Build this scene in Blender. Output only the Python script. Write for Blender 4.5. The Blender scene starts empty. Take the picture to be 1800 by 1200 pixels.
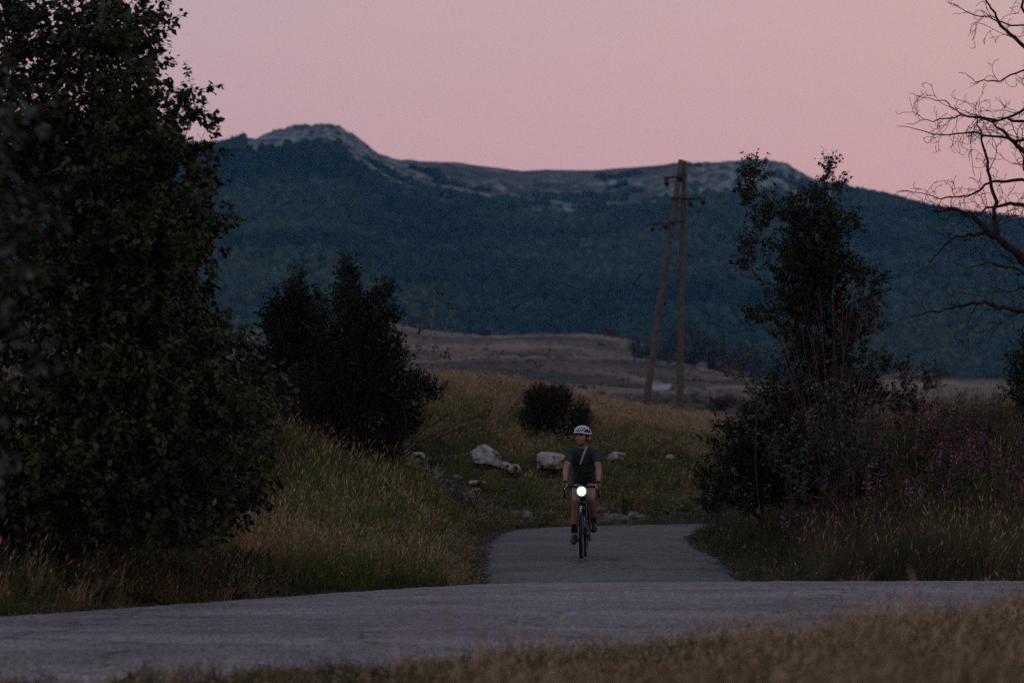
import bpy, math, random
import numpy as np
from mathutils import Vector, Matrix, Euler

random.seed(7)
rng = np.random.default_rng(7)
S = bpy.context.scene
COL = S.collection
R = math.radians

# ------------------------------------------------------------------ camera
FPX = 6750.0           # focal length in photo pixels (135 mm on a 36 mm, 1800 px wide frame)
CAMZ, HORY = 1.5, 775.0
cam_d = bpy.data.cameras.new("camera")
cam = bpy.data.objects.new("camera", cam_d)
COL.objects.link(cam)
cam_d.lens = 135.0
cam_d.sensor_width = 36.0
cam_d.sensor_fit = 'HORIZONTAL'
cam_d.shift_y = (HORY - 600.0) / 1800.0
cam.location = (0, 0, CAMZ)
cam.rotation_euler = (R(90), 0, 0)
cam_d.clip_start = 0.1
cam_d.clip_end = 30000
cam_d.dof.use_dof = True
cam_d.dof.focus_distance = 49.3
cam_d.dof.aperture_fstop = 3.2
cam_d.dof.aperture_blades = 9
S.camera = cam

# ------------------------------------------------------------------ world: dusk sky
W = bpy.data.worlds.new("World")
S.world = W
W.use_nodes = True
nt = W.node_tree
nt.nodes.clear()
N = nt.nodes.new
L = nt.links.new
SUN_EL, SUN_ROT = R(1.5), R(150)
out = N('ShaderNodeOutputWorld')
bg = N('ShaderNodeBackground')
tc = N('ShaderNodeTexCoord')
sep = N('ShaderNodeSeparateXYZ')
L(tc.outputs['Generated'], sep.inputs[0])
ramp = N('ShaderNodeValToRGB')
cr = ramp.color_ramp
cr.interpolation = 'EASE'
SKYP = [(0.0, (0.58, 0.375, 0.50)), (0.06, (0.555, 0.368, 0.47)), (0.115, (0.56, 0.405, 0.475)),
        (0.25, (0.44, 0.385, 0.465)), (0.5, (0.285, 0.305, 0.405)), (1.0, (0.195, 0.235, 0.345))]
while len(cr.elements) < len(SKYP):
    cr.elements.new(0.5)
for e, (p, c) in zip(cr.elements, SKYP):
    e.position = p
    e.color = (*c, 1)
L(sep.outputs['Z'], ramp.inputs[0])
# azimuth: a little warmer and brighter towards the right of the view
az = N('ShaderNodeMath'); az.operation = 'MULTIPLY_ADD'
L(sep.outputs['X'], az.inputs[0]); az.inputs[1].default_value = 3.4; az.inputs[2].default_value = 0.5
az.use_clamp = True
azm = N('ShaderNodeMix'); azm.data_type = 'RGBA'
L(az.outputs[0], azm.inputs[0])
azm.inputs[6].default_value = (0.86, 0.96, 1.01, 1)
azm.inputs[7].default_value = (1.06, 1.03, 0.96, 1)
mul = N('ShaderNodeMix'); mul.data_type = 'RGBA'; mul.blend_type = 'MULTIPLY'
mul.inputs[0].default_value = 1
L(ramp.outputs[0], mul.inputs[6]); L(azm.outputs[2], mul.inputs[7])
sky = N('ShaderNodeTexSky')
sky.sky_type = 'NISHITA'
sky.sun_disc = False
sky.sun_elevation = SUN_EL
sky.sun_rotation = SUN_ROT
skm = N('ShaderNodeMix'); skm.data_type = 'RGBA'; skm.blend_type = 'ADD'
skm.inputs[0].default_value = 0.004
L(mul.outputs[2], skm.inputs[6]); L(sky.outputs[0], skm.inputs[7])
L(skm.outputs[2], bg.inputs['Color'])
bg.inputs['Strength'].default_value = 1.0
L(bg.outputs[0], out.inputs['Surface'])

# the last glow of the sunset: a very weak, very soft sun low over the left shoulder
sun_d = bpy.data.lights.new("sun", 'SUN')
sun_d.energy = 0.10
sun_d.angle = R(25)
sun_d.color = (1.0, 0.80, 0.78)
sun = bpy.data.objects.new("sun", sun_d)
COL.objects.link(sun)
sun.rotation_euler = (R(62), 0, R(-28))
sun.location = (-10, -10, 20)

S.view_settings.view_transform = 'Standard'
S.view_settings.look = 'None'
S.view_settings.exposure = 0.0
S.view_settings.gamma = 1.0
S.view_settings.use_curve_mapping = False
S.render.engine = 'CYCLES'
S.cycles.use_denoising = False
S.cycles.max_bounces = 5
S.cycles.diffuse_bounces = 2
S.cycles.glossy_bounces = 2
S.cycles.transmission_bounces = 3
S.cycles.volume_bounces = 0
S.cycles.transparent_max_bounces = 8
S.cycles.caustics_reflective = False
S.cycles.caustics_refractive = False
S.cycles.sample_clamp_indirect = 3.0

def P(px, py, Y):
    return ((px - 900.0) / FPX * Y, Y, CAMZ + (HORY - py) / FPX * Y)

# ------------------------------------------------------------------ noise
def _h(ix, iy, iz, seed):
    n = (ix * 374761393 + iy * 668265263 + iz * 2147483647 + seed * 974634777) & 0xffffffff
    n = ((n ^ (n >> 13)) * 1274126177) & 0xffffffff
    n = n ^ (n >> 16)
    return (n & 0xffff) / 65535.0
def vnoise(x, y, z=None, seed=0):
    x = np.asarray(x, float); y = np.asarray(y, float)
    z = np.zeros_like(x) if z is None else np.asarray(z, float)
    x, y, z = np.broadcast_arrays(x, y, z)
    ix = np.floor(x).astype(np.int64); iy = np.floor(y).astype(np.int64); iz = np.floor(z).astype(np.int64)
    fx, fy, fz = x - ix, y - iy, z - iz
    fx = fx * fx * (3 - 2 * fx); fy = fy * fy * (3 - 2 * fy); fz = fz * fz * (3 - 2 * fz)
    r = 0
    for dx in (0, 1):
        wx = fx if dx else 1 - fx
        for dy in (0, 1):
            wy = fy if dy else 1 - fy
            for dz in (0, 1):
                wz = fz if dz else 1 - fz
                r = r + _h(ix + dx, iy + dy, iz + dz, seed) * wx * wy * wz
    return r * 2 - 1
def fbm(x, y, z=None, o=4, seed=0):
    s, a, t = 0, 1.0, 0
    for k in range(o):
        f = 2.03 ** k
        s = s + a * vnoise(np.asarray(x) * f, np.asarray(y) * f, None if z is None else np.asarray(z) * f, seed + 17 * k)
        t += a; a *= 0.5
    return s / t
def sstep(a, b, x):
    t = np.clip((x - a) / (b - a), 0, 1)
    return t * t * (3 - 2 * t)

# ------------------------------------------------------------------ mesh helpers
def new_mesh(name, v, f, mat=None, smooth=True):
    """v (n,3); f list of faces or an (m,k) array"""
    me = bpy.data.meshes.new(name)
    v = np.asarray(v, np.float32)
    if isinstance(f, np.ndarray):
        m, k = f.shape
        me.vertices.add(len(v)); me.vertices.foreach_set('co', v.ravel())
        me.loops.add(m * k); me.loops.foreach_set('vertex_index', f.astype(np.int32).ravel())
        me.polygons.add(m)
        me.polygons.foreach_set('loop_start', (np.arange(m) * k).astype(np.int32))
        me.polygons.foreach_set('loop_total', np.full(m, k, np.int32))
        me.update(calc_edges=True)
    else:
        me.from_pydata([tuple(map(float, p)) for p in v], [], [tuple(map(int, q)) for q in f])
    if smooth:
        me.polygons.foreach_set('use_smooth', np.ones(len(me.polygons), bool))
    if mat:
        me.materials.append(mat)
    return me
def tag(o, label=None, cat=None, group=None, kind=None):
    if label: o['label'] = label
    if cat: o['category'] = cat
    if group: o['group'] = group
    if kind: o['kind'] = kind
    return o
def obj(name, me, parent=None, loc=None):
    o = bpy.data.objects.new(name, me)
    COL.objects.link(o)
    if parent: o.parent = parent
    if loc is not None: o.location = loc
    return o
def empty(name, loc=(0, 0, 0), rz=0):
    o = bpy.data.objects.new(name, None)
    COL.objects.link(o)
    o.location = loc
    o.rotation_euler = (0, 0, rz)
    o.empty_display_size = 0.2
    return o
class MB:
    def __init__(s): s.v = []; s.f = []; s.n = 0
    def add(s, v, f):
        s.v.append(np.asarray(v, float)); s.f += [tuple(i + s.n for i in q) for q in f]; s.n += len(v)
    def tube(s, pts, rad, k=8, cap=True, flat=None):
        pts = [np.asarray(p, float) for p in pts]
        if not hasattr(rad, '__len__'): rad = [rad] * len(pts)
        n = len(pts); vs = []
        up = None
        for i, p in enumerate(pts):
            t = pts[min(i + 1, n - 1)] - pts[max(i - 1, 0)]
            t = t / (np.linalg.norm(t) + 1e-9)
            if up is None:
                a = np.array([0, 0, 1.0]) if abs(t[2]) < .9 else np.array([0, 1.0, 0])
            else: a = up
            b = np.cross(t, a); b /= np.linalg.norm(b) + 1e-9
            a = np.cross(b, t); up = a
            for j in range(k):
                th = 2 * math.pi * j / k
                fl = 1 if flat is None else flat
                vs.append(p + rad[i] * (math.cos(th) * b + fl * math.sin(th) * a))
        fs = []
        for i in range(n - 1):
            for j in range(k):
                j2 = (j + 1) % k
                fs.append((i * k + j, i * k + j2, (i + 1) * k + j2, (i + 1) * k + j))
        if cap:
            fs.append(tuple(range(k))[::-1]); fs.append(tuple((n - 1) * k + j for j in range(k)))
        s.add(vs, fs)
    def box(s, c, d, rot=None):
        v = np.array([(x, y, z) for x in (-.5, .5) for y in (-.5, .5) for z in (-.5, .5)]) * np.array(d)
        if rot is not None: v = v @ np.array(Euler(rot).to_matrix()).T
        s.add(v + np.array(c), [(0, 1, 3, 2), (4, 6, 7, 5), (0, 4, 5, 1), (2, 3, 7, 6), (0, 2, 6, 4), (1, 5, 7, 3)])
    def ell(s, c, r, rot=None, seg=14, ring=9):
        v = [(0, 0, 1.0)]
        for i in range(1, ring):
            ph = math.pi * i / ring
            for j in range(seg):
                th = 2 * math.pi * j / seg
                v.append((math.sin(ph) * math.cos(th), math.sin(ph) * math.sin(th), math.cos(ph)))
        v.append((0, 0, -1.0))
        v = np.array(v) * np.array(r)
        if rot is not None: v = v @ np.array(Euler(rot).to_matrix()).T
        f = []
        for j in range(seg): f.append((0, 1 + j, 1 + (j + 1) % seg))
        for i in range(ring - 2):
            for j in range(seg):
                a = 1 + i * seg + j; b = 1 + i * seg + (j + 1) % seg
                f.append((a, a + seg, b + seg, b))
        l = len(v) - 1
        for j in range(seg): f.append((l, l - seg + (j + 1) % seg, l - seg + j))
        s.add(v + np.array(c), f)
    def mesh(s, name, mat, smooth=True):
        return new_mesh(name, np.concatenate(s.v), s.f, mat, smooth)
    def build(s, name, mat, parent=None, smooth=True):
        return obj(name, s.mesh(name, mat, smooth), parent)

# ------------------------------------------------------------------ materials
def M(name, col, rough=0.8, spec=0.3, c2=None, scale=5.0, detail=4, bump=0.0, bscale=None, coord='pos',
      attr=None, c3=None, s3=None, t3=(0.45, 0.6), sheen=0, trans=0, metal=0, rnd=0.0, dist=0.02):
    m = bpy.data.materials.new(name)
    m.use_nodes = True
    t = m.node_tree; n = t.nodes.new; l = t.links.new
    b = t.nodes['Principled BSDF']
    b.inputs['Roughness'].default_value = rough
    b.inputs['Specular IOR Level'].default_value = spec
    b.inputs['Metallic'].default_value = metal
    if coord == 'pos':
        g = n('ShaderNodeNewGeometry').outputs['Position']
    else:
        g = n('ShaderNodeTexCoord').outputs['Object']
    cur = None
    if c2 is not None:
        tx = n('ShaderNodeTexNoise'); tx.inputs['Scale'].default_value = scale; tx.inputs['Detail'].default_value = detail
        l(g, tx.inputs['Vector'])
        mr = n('ShaderNodeMapRange'); mr.inputs[1].default_value = .36; mr.inputs[2].default_value = .64
        l(tx.outputs[0], mr.inputs[0])
        fac = mr.outputs[0]
        mx = n('ShaderNodeMix'); mx.data_type = 'RGBA'
        if attr:
            at = n('ShaderNodeAttribute'); at.attribute_name = attr
            ad = n('ShaderNodeMath'); ad.operation = 'MULTIPLY_ADD'
            l(fac, ad.inputs[0]); ad.inputs[1].default_value = .5; 
            a2 = n('ShaderNodeMath'); a2.operation = 'MULTIPLY'; l(at.outputs['Fac'], a2.inputs[0]); a2.inputs[1].default_value = .5
            l(a2.outputs[0], ad.inputs[2]); fac = ad.outputs[0]
        l(fac, mx.inputs[0])
        mx.inputs[6].default_value = (*col, 1); mx.inputs[7].default_value = (*c2, 1)
        cur = mx.outputs[2]
    if c3 is not None:
        tx = n('ShaderNodeTexNoise'); tx.inputs['Scale'].default_value = s3; tx.inputs['Detail'].default_value = 5
        l(g, tx.inputs['Vector'])
        mr = n('ShaderNodeMapRange'); mr.inputs[1].default_value = t3[0]; mr.inputs[2].default_value = t3[1]
        l(tx.outputs[0], mr.inputs[0])
        mx = n('ShaderNodeMix'); mx.data_type = 'RGBA'
        l(mr.outputs[0], mx.inputs[0])
        if cur is not None: l(cur, mx.inputs[6])
        else: mx.inputs[6].default_value = (*col, 1)
        mx.inputs[7].default_value = (*c3, 1)
        cur = mx.outputs[2]
    if rnd:
        oi = n('ShaderNodeObjectInfo')
        mr = n('ShaderNodeMapRange'); mr.inputs[3].default_value = 1 - rnd; mr.inputs[4].default_value = 1 + rnd
        l(oi.outputs['Random'], mr.inputs[0])
        mx = n('ShaderNodeVectorMath'); mx.operation = 'SCALE'
        if cur is not None: l(cur, mx.inputs[0])
        else: mx.inputs[0].default_value = col
        l(mr.outputs[0], mx.inputs['Scale'])
        cur = mx.outputs[0]
    if cur is not None: l(cur, b.inputs['Base Color'])
    else: b.inputs['Base Color'].default_value = (*col, 1)
    if bump:
        tx = n('ShaderNodeTexNoise'); tx.inputs['Scale'].default_value = bscale or scale * 3; tx.inputs['Detail'].default_value = 6
        l(g, tx.inputs['Vector'])
        bp = n('ShaderNodeBump'); bp.inputs['Strength'].default_value = bump; bp.inputs['Distance'].default_value = dist
        l(tx.outputs[0], bp.inputs['Height']); l(bp.outputs[0], b.inputs['Normal'])
    return m

# ------------------------------------------------------------------ terrain
def ip(px, pts):
    a = np.array(pts, float)
    return np.interp(px, a[:, 0], a[:, 1])
# side road (the one the cyclist rides) as left and right edges in metres
ROAD_L = [(-.30, 40.2), (-.20, 41.5), (-.36, 45), (-.42, 50), (-.43, 57), (-.36, 62), (-.15, 65.5), (.55, 67.6), (1.7, 68.6), (3.2, 69.3), (6, 71.0), (12, 76), (22, 83)]
ROAD_R = [(2.95, 40.2), (2.84, 42), (2.78, 45), (2.74, 53), (2.74, 58), (2.85, 61), (3.5, 64.2), (5.2, 66.4), (7.0, 67.4), (9, 68.4), (13, 71.5), (18, 76), (28, 83)]
# main road: far and near edges
MAIN_F = [(-60, 0), (-30, 19), (-16, 25), (-9, 29.3), (-4.4, 33.2), (-3.2, 35.6), (-1.8, 38.6), (-.5, 40.7), (.2, 41.0), (2.9, 41.2), (5.5, 41.2), (8, 40.6), (12, 39), (25, 34), (60, 20)]
MAIN_N = [(-60, -9), (-30, 10), (-16, 16), (-9, 19.5), (-5, 21.8), (-3.1, 23), (-1.5, 25.0), (.0, 26.6), (1.3, 28.2), (2.8, 30.8), (4.9, 35.5), (8, 35.5), (12, 34), (25, 29), (60, 14)]
def resample(pts, n):
    a = np.array(pts, float)
    d = np.r_[0, np.cumsum(np.hypot(*np.diff(a, axis=0).T))]
    t = np.linspace(0, d[-1], n)
    # smooth: interpolate then blur
    x = np.interp(t, d, a[:, 0]); y = np.interp(t, d, a[:, 1])
    k = np.array([1, 2, 3, 2, 1.]) / 9
    for _ in range(3):
        x[2:-2] = np.convolve(x, k, 'valid'); y[2:-2] = np.convolve(y, k, 'valid')
    return np.c_[x, y]
def poly_dist(poly, X, Y):
    """signed distance to closed polygon (negative inside)"""
    X = np.asarray(X, float); Y = np.asarray(Y, float)
    d2 = np.full(X.shape, 1e18); ins = np.zeros(X.shape, bool)
    n = len(poly)
    for i in range(n):
        ax, ay = poly[i]; bx, by = poly[(i + 1) % n]
        ex, ey = bx - ax, by - ay
        t = np.clip(((X - ax) * ex + (Y - ay) * ey) / (ex * ex + ey * ey + 1e-12), 0, 1)
        d2 = np.minimum(d2, (X - ax - t * ex) ** 2 + (Y - ay - t * ey) ** 2)
        c = ((ay > Y) != (by > Y))
        xi = ax + (Y - ay) / (by - ay + 1e-12) * ex
        ins ^= c & (X < xi)
    d = np.sqrt(d2)
    return np.where(ins, -d, d)
_rl, _rr = resample(ROAD_L, 90), resample(ROAD_R, 90)
_mf, _mn = resample(MAIN_F, 220), resample(MAIN_N, 220)
POLY_S = np.array(ROAD_L + ROAD_R[::-1], float)
POLY_M = np.array(MAIN_F + MAIN_N[::-1], float)
def road_dist(X, Y):
    return np.minimum(poly_dist(POLY_S, X, Y), poly_dist(POLY_M, X, Y))
def road_z(X, Y):
    # side road lies a little lower just behind the crown of the main road
    s = -0.13 * sstep(40.6, 43.5, Y) * (1 - sstep(44.5, 52, Y))
    s = s + 0.04 * sstep(66, 76, Y)
    return s + 0.02 * vnoise(X * .25, Y * .2, seed=3) * sstep(43, 48, Y)

CP = [  # px, py, Y  (ground, after allowing for grass)
    # left bank
    (500, 775, 56), (550, 812, 57), (640, 825, 60), (700, 832, 63), (600, 890, 52), (700, 930, 50), (790, 968, 50),
    (600, 985, 46), (500, 940, 46), (400, 985, 40), (300, 1010, 38), (150, 1030, 36), (0, 1040, 35), (-300, 1040, 34),
    (-300, 930, 50), (0, 890, 50), (300, 840, 55), (300, 790, 70), (0, 740, 80), (550, 735, 75), (-500, 760, 80),
    # right bank
    (1400, 985, 50), (1500, 950, 50), (1600, 895, 52), (1700, 815, 56), (1800, 752, 60), (1400, 910, 56), (1300, 920, 58),
    (1250, 930, 61), (1450, 845, 59), (1600, 780, 60), (1450, 805, 61), (2200, 735, 60), (2200, 920, 50), (1800, 985, 45),
    (1500, 1003, 44), (2200, 990, 44), (2000, 745, 80), (1600, 775, 84),
    # back bank
    (860, 925, 71), (950, 900, 74), (1100, 898, 75), (900, 850, 79), (857, 815, 82), (965, 818, 82), (1083, 805, 85),
    (1177, 812, 86), (780, 820, 79), (740, 870, 73), (780, 925, 67), (1000, 778, 92), (1200, 785, 97), (1290, 788, 102),
    (800, 740, 94), (900, 735, 99), (1050, 748, 101), (1150, 762, 109), (1250, 774, 112), (1250, 880, 78), (1400, 860, 84),
    (1300, 830, 90),
    # crest of the near field
    (-500, 670, 115), (300, 668, 115), (450, 663, 115), (600, 668, 115), (780, 676, 115), (900, 684, 118), (1040, 716, 126),
    (1120, 732, 140), (1200, 744, 142), (1280, 758, 142), (1400, 756, 142), (1600, 752, 142), (1800, 755, 142), (2400, 755, 142),
    (780, 690, 150), (300, 690, 150), (-500, 690, 150),
    # verge on the camera's side
    (1600, 1150, 27), (1200, 1195, 23), (1850, 1110, 30), (700, 1245, 20), (0, 1290, 17), (1400, 1175, 24), (2600, 1120, 28),
    (1500, 1230, 18), (900, 1235, 20), (1500, 1400, 12), (0, 1500, 12), (900, 1450, 12), (2600, 1300, 15), (-900, 1400, 15),
    (900, 1900, 8), (-500, 1900, 8), (2300, 1900, 8)]
_cp = np.array([P(*c) for c in CP])
_SY = 0.4
def _phi(dx, dy): return np.sqrt(dx * dx + dy * dy + 1.2)
_A = _phi(_cp[:, None, 0] - _cp[None, :, 0], (_cp[:, None, 1] - _cp[None, :, 1]) * _SY)
_Z0 = _cp[:, 2].mean()
_Wt = np.linalg.solve(_A + 0.02 * np.eye(len(_cp)) * 0, _cp[:, 2] - _Z0)
def h_near(X, Y):
    u = np.clip(X / np.maximum(Y, 1), -.17, .24)
    Xc = u * Y
    s = np.full(X.shape, _Z0)
    for (cx, cy, _), w in zip(_cp, _Wt):
        s = s + w * _phi(Xc - cx, (Y - cy) * _SY)
    return s
Y_B = [(-400, 612), (400, 615), (700, 634), (760, 633), (860, 625), (1000, 626), (1100, 631), (1200, 641), (1310, 664), (1450, 692), (1640, 702), (1800, 708), (2400, 700)]
Y_A = [(-400, 600), (200, 595), (420, 583), (560, 569), (680, 564), (740, 577), (800, 585), (880, 590), (960, 586), (1030, 586), (1060, 589), (1105, 597), (1160, 610), (1250, 640), (1400, 690), (1600, 650), (1650, 657), (1700, 670), (1760, 683), (2400, 690)]
Y_T = [(-400, 330), (200, 330), (380, 295), (440, 272), (500, 262), (560, 254), (600, 262), (640, 290), (700, 325), (760, 345), (860, 360), (950, 362), (1050, 368), (1100, 362), (1200, 348), (1290, 342), (1400, 348), (1450, 358), (1500, 368), (1600, 385), (1700, 402), (1850, 425), (2400, 430)]
Y_C = [(-400, 300), (0, 278), (340, 264), (380, 263), (440, 261), (455, 254), (480, 243), (510, 236), (540, 234), (562, 230), (585, 227), (607, 233), (622, 243), (642, 256), (664, 275), (700, 284), (760, 286), (800, 285), (850, 292), (920, 301), (960, 298), (1040, 301), (1090, 297), (1140, 294), (1200, 290), (1260, 290), (1310, 287), (1350, 288), (1380, 296), (1400, 307), (1422, 321), (1460, 332), (1500, 344), (1560, 354), (1600, 364), (1640, 372), (1700, 384), (1760, 392), (1800, 398), (1900, 410), (2400, 420)]
YK = np.array([150, 230, 480, 800, 960, 1100, 1200, 1400, 1750, 2400, 3000, 3600, 4400, 5200, 6800], float)
def h_far(X, Y):
    px = np.clip(900 + FPX * X / np.maximum(Y, 1), -400, 2400)
    yb, ya, yt, yc = ip(px, Y_B), ip(px, Y_A), ip(px, Y_T), ip(px, Y_C)
    foot = ip(px, [(-400, 612), (700, 612), (1100, 625), (1300, 650), (1600, 672), (1750, 690), (2400, 690)])
    near = ip(px, [(-400, 690), (780, 700), (1000, 715), (1200, 745), (1400, 760), (2400, 775)])
    pys = [near, 795 + 0 * px, 728 + 0 * px, 696 + 0 * px, yb * .45 + 690 * .55, yb, yb + 15, ya, ya + 30, foot,
           foot + (yt - foot) * .52, yt + (yc - yt) * .15, yc, yc + 35, yc + 130]
    zs = [CAMZ + (HORY - p) / FPX * k for p, k in zip(pys, YK)]
    z = np.zeros(X.shape)
    t = np.clip(Y, YK[0], YK[-1])
    # monotone-ish cubic: smoothstep mix of linear segments
    for i in range(len(YK) - 1):
        m = (t >= YK[i]) & (t <= YK[i + 1])
        a = (t - YK[i]) / (YK[i + 1] - YK[i])
        s = a * .45 + .55 * a * a * (3 - 2 * a)
        z = np.where(m, zs[i] * (1 - s) + zs[i + 1] * s, z)
    # relief
    hills = sstep(260, 500, Y) * (1 - sstep(1500, 1900, Y))
    atc = np.exp(-((Y - 1100) / 60) ** 2) + np.exp(-((Y - 1400) / 80) ** 2)
    z = z + hills * (4.5 * fbm(X / 75, Y / 110, seed=11) + 1.8 * fbm(X / 20, Y / 36, seed=12)) * (1 - .8 * np.clip(atc, 0, 1)) * (1 - .9 * np.exp(-((Y - 800) / 60) ** 2) * np.exp(-((X - 31) / 25) ** 2))
    mt = sstep(2200, 2700, Y)
    crest = np.exp(-((Y - 4400) / 330) ** 2)
    z = z + mt * (26 * fbm(X / 330, Y / 420, seed=21) * (1 - .95 * crest) + 7 * fbm(X / 90, Y / 110, seed=22, o=4) * (1 - .75 * crest))
    rock = np.exp(-((px - 560) / 105) ** 2) + .6 * np.exp(-((px - 1350) / 130) ** 2)
    band = sstep(3650, 4150, Y)
    rid = 1 - np.abs(fbm(X / 17 + Y / 80, Y / 60, seed=31, o=4)) * 2.4
    z = z + band * rock * 11.0 * (rid - .6)
    upl = sstep(3500, 3800, Y) * sstep(620, 720, px) * (1 - sstep(1440, 1500, px))
    z = z + upl * 9 * (fbm(X / 60, Y / 45, seed=33, o=4)) * (1 - .8 * crest)
    return z
def H(X, Y, roads=True):
    X = np.asarray(X, float); Y = np.asarray(Y, float)
    b = sstep(143, 165, Y)
    Yn = np.maximum(Y, 6)
    zn = h_near(X, Yn)
    zn = zn + .05 * fbm(X / 1.7, Y / 1.7, seed=5, o=3)
    back = .15 + .4 * fbm(X / 40, Y / 40, seed=6, o=3)
    a = sstep(6, 14, Y)
    zn = back * (1 - a) + zn * a
    zf = h_far(X, np.maximum(Y, 150))
    z = zn * (1 - b) + zf * b
    if roads:
        d = road_dist(X, Y)
        k = sstep(-.05, 1.6, d)
        z = (road_z(X, Y) - .03) * (1 - k) + z * k
    return z
def Hs(x, y):
    return float(H(np.array([x]), np.array([y]))[0])

def rings(r0, r1, n): return np.geomspace(r0, r1, n)
th_d = np.radians(np.linspace(-10.5, 10.5, 400))
th_s = np.radians(np.r_[np.linspace(-180, -12, 56), ])
TH = np.r_[th_s, th_d, -th_s[::-1][:-1]]
def polar_sheet(name, rad, mat, kind, center=False):
    T, RR = np.meshgrid(TH, rad)
    X = RR * np.sin(T); Y = RR * np.cos(T)
    Z = H(X, Y)
    v = np.c_[X.ravel(), Y.ravel(), Z.ravel()]
    n, m = RR.shape
    i = np.arange(n - 1)[:, None] * m; j = np.arange(m)[None, :]; j2 = (j + 1) % m
    f = np.stack([i + j, i + j2, i + m + j2, i + m + j], -1).reshape(-1, 4)
    if center:
        v = np.r_[v, [[0, 0, Z[0].mean()]]]
        me = new_mesh(name, v, f, mat)
        # close the middle
        c = len(v) - 1
        import bmesh
        bm = bmesh.new(); bm.from_mesh(me); bm.verts.ensure_lookup_table()
        for q in range(m):
            try: bm.faces.new((bm.verts[c], bm.verts[(q + 1) % m], bm.verts[q]))
            except ValueError: pass
        bm.to_mesh(me); bm.free()
        me.polygons.foreach_set('use_smooth', np.ones(len(me.polygons), bool))
    else:
        me = new_mesh(name, v, f, mat)
    return tag(obj(name, me), kind=kind)

m_ground = M('ground_soil', (.040, .034, .022), .95, .1, c2=(.085, .066, .042), scale=1.3, bump=.6, bscale=9, c3=(.032, .036, .018), s3=.35, dist=.05)
# beyond the near bank the sheet itself is dry pasture
def field_material():  # pale dry grass against dark heath
    m = M('dry_pasture', (.26, .175, .130), .95, .1, c2=(.030, .031, .028), scale=.035, detail=9, bump=.8, bscale=.3,
          c3=(.033, .040, .030), s3=.011, t3=(.52, .66), dist=.5)
    t = m.node_tree; n = t.nodes.new; l = t.links.new
    b = t.nodes['Principled BSDF']
    far = b.inputs['Base Color'].links[0].from_socket
    g = n('ShaderNodeNewGeometry').outputs['Position']
    sp = n('ShaderNodeSeparateXYZ'); l(g, sp.inputs[0])
    # near soil
    tx = n('ShaderNodeTexNoise'); tx.inputs['Scale'].default_value = 1.4; tx.inputs['Detail'].default_value = 6; l(g, tx.inputs['Vector'])
    c = n('ShaderNodeMix'); c.data_type = 'RGBA'; l(tx.outputs[0], c.inputs[0])
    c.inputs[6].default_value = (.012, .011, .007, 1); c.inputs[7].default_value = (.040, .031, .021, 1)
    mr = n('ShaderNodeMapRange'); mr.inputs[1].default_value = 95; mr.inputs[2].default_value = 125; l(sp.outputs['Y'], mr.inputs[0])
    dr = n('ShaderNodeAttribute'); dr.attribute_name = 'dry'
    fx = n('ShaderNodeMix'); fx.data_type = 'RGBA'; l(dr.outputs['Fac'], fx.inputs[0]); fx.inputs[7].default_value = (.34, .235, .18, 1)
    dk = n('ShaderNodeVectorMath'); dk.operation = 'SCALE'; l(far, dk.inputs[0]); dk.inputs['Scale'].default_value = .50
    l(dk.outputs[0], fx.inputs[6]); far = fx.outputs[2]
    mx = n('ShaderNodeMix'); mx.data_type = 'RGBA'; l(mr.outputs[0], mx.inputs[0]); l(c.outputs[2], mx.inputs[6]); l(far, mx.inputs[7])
    # grassy tufts and pale stones speckling the far pasture
    t2 = n('ShaderNodeTexNoise'); t2.inputs['Scale'].default_value = .22; t2.inputs['Detail'].default_value = 6; l(g, t2.inputs['Vector'])
    m2 = n('ShaderNodeMapRange'); m2.inputs[1].default_value = .35; m2.inputs[2].default_value = .65; m2.inputs[3].default_value = .72; m2.inputs[4].default_value = 1.3
    l(t2.outputs[0], m2.inputs[0])
    vm = n('ShaderNodeVectorMath'); vm.operation = 'SCALE'; l(mx.outputs[2], vm.inputs[0]); l(m2.outputs[0], vm.inputs['Scale'])
    l(vm.outputs[0], b.inputs['Base Color'])
    return m
m_field = field_material()
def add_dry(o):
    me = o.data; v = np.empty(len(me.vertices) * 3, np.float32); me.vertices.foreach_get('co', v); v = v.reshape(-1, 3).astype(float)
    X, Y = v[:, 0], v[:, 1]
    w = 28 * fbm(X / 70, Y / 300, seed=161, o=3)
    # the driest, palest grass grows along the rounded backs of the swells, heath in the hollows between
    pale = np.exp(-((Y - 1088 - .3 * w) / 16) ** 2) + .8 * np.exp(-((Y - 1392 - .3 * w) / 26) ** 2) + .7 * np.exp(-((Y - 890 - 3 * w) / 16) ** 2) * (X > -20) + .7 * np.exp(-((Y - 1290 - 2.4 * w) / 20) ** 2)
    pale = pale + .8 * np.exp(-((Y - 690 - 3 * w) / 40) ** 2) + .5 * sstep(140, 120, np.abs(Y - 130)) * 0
    set_attr(me, 'dry', np.clip(pale * (.75 + .5 * fbm(X / 30, Y / 60, seed=162, o=3)), 0, 1))
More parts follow.
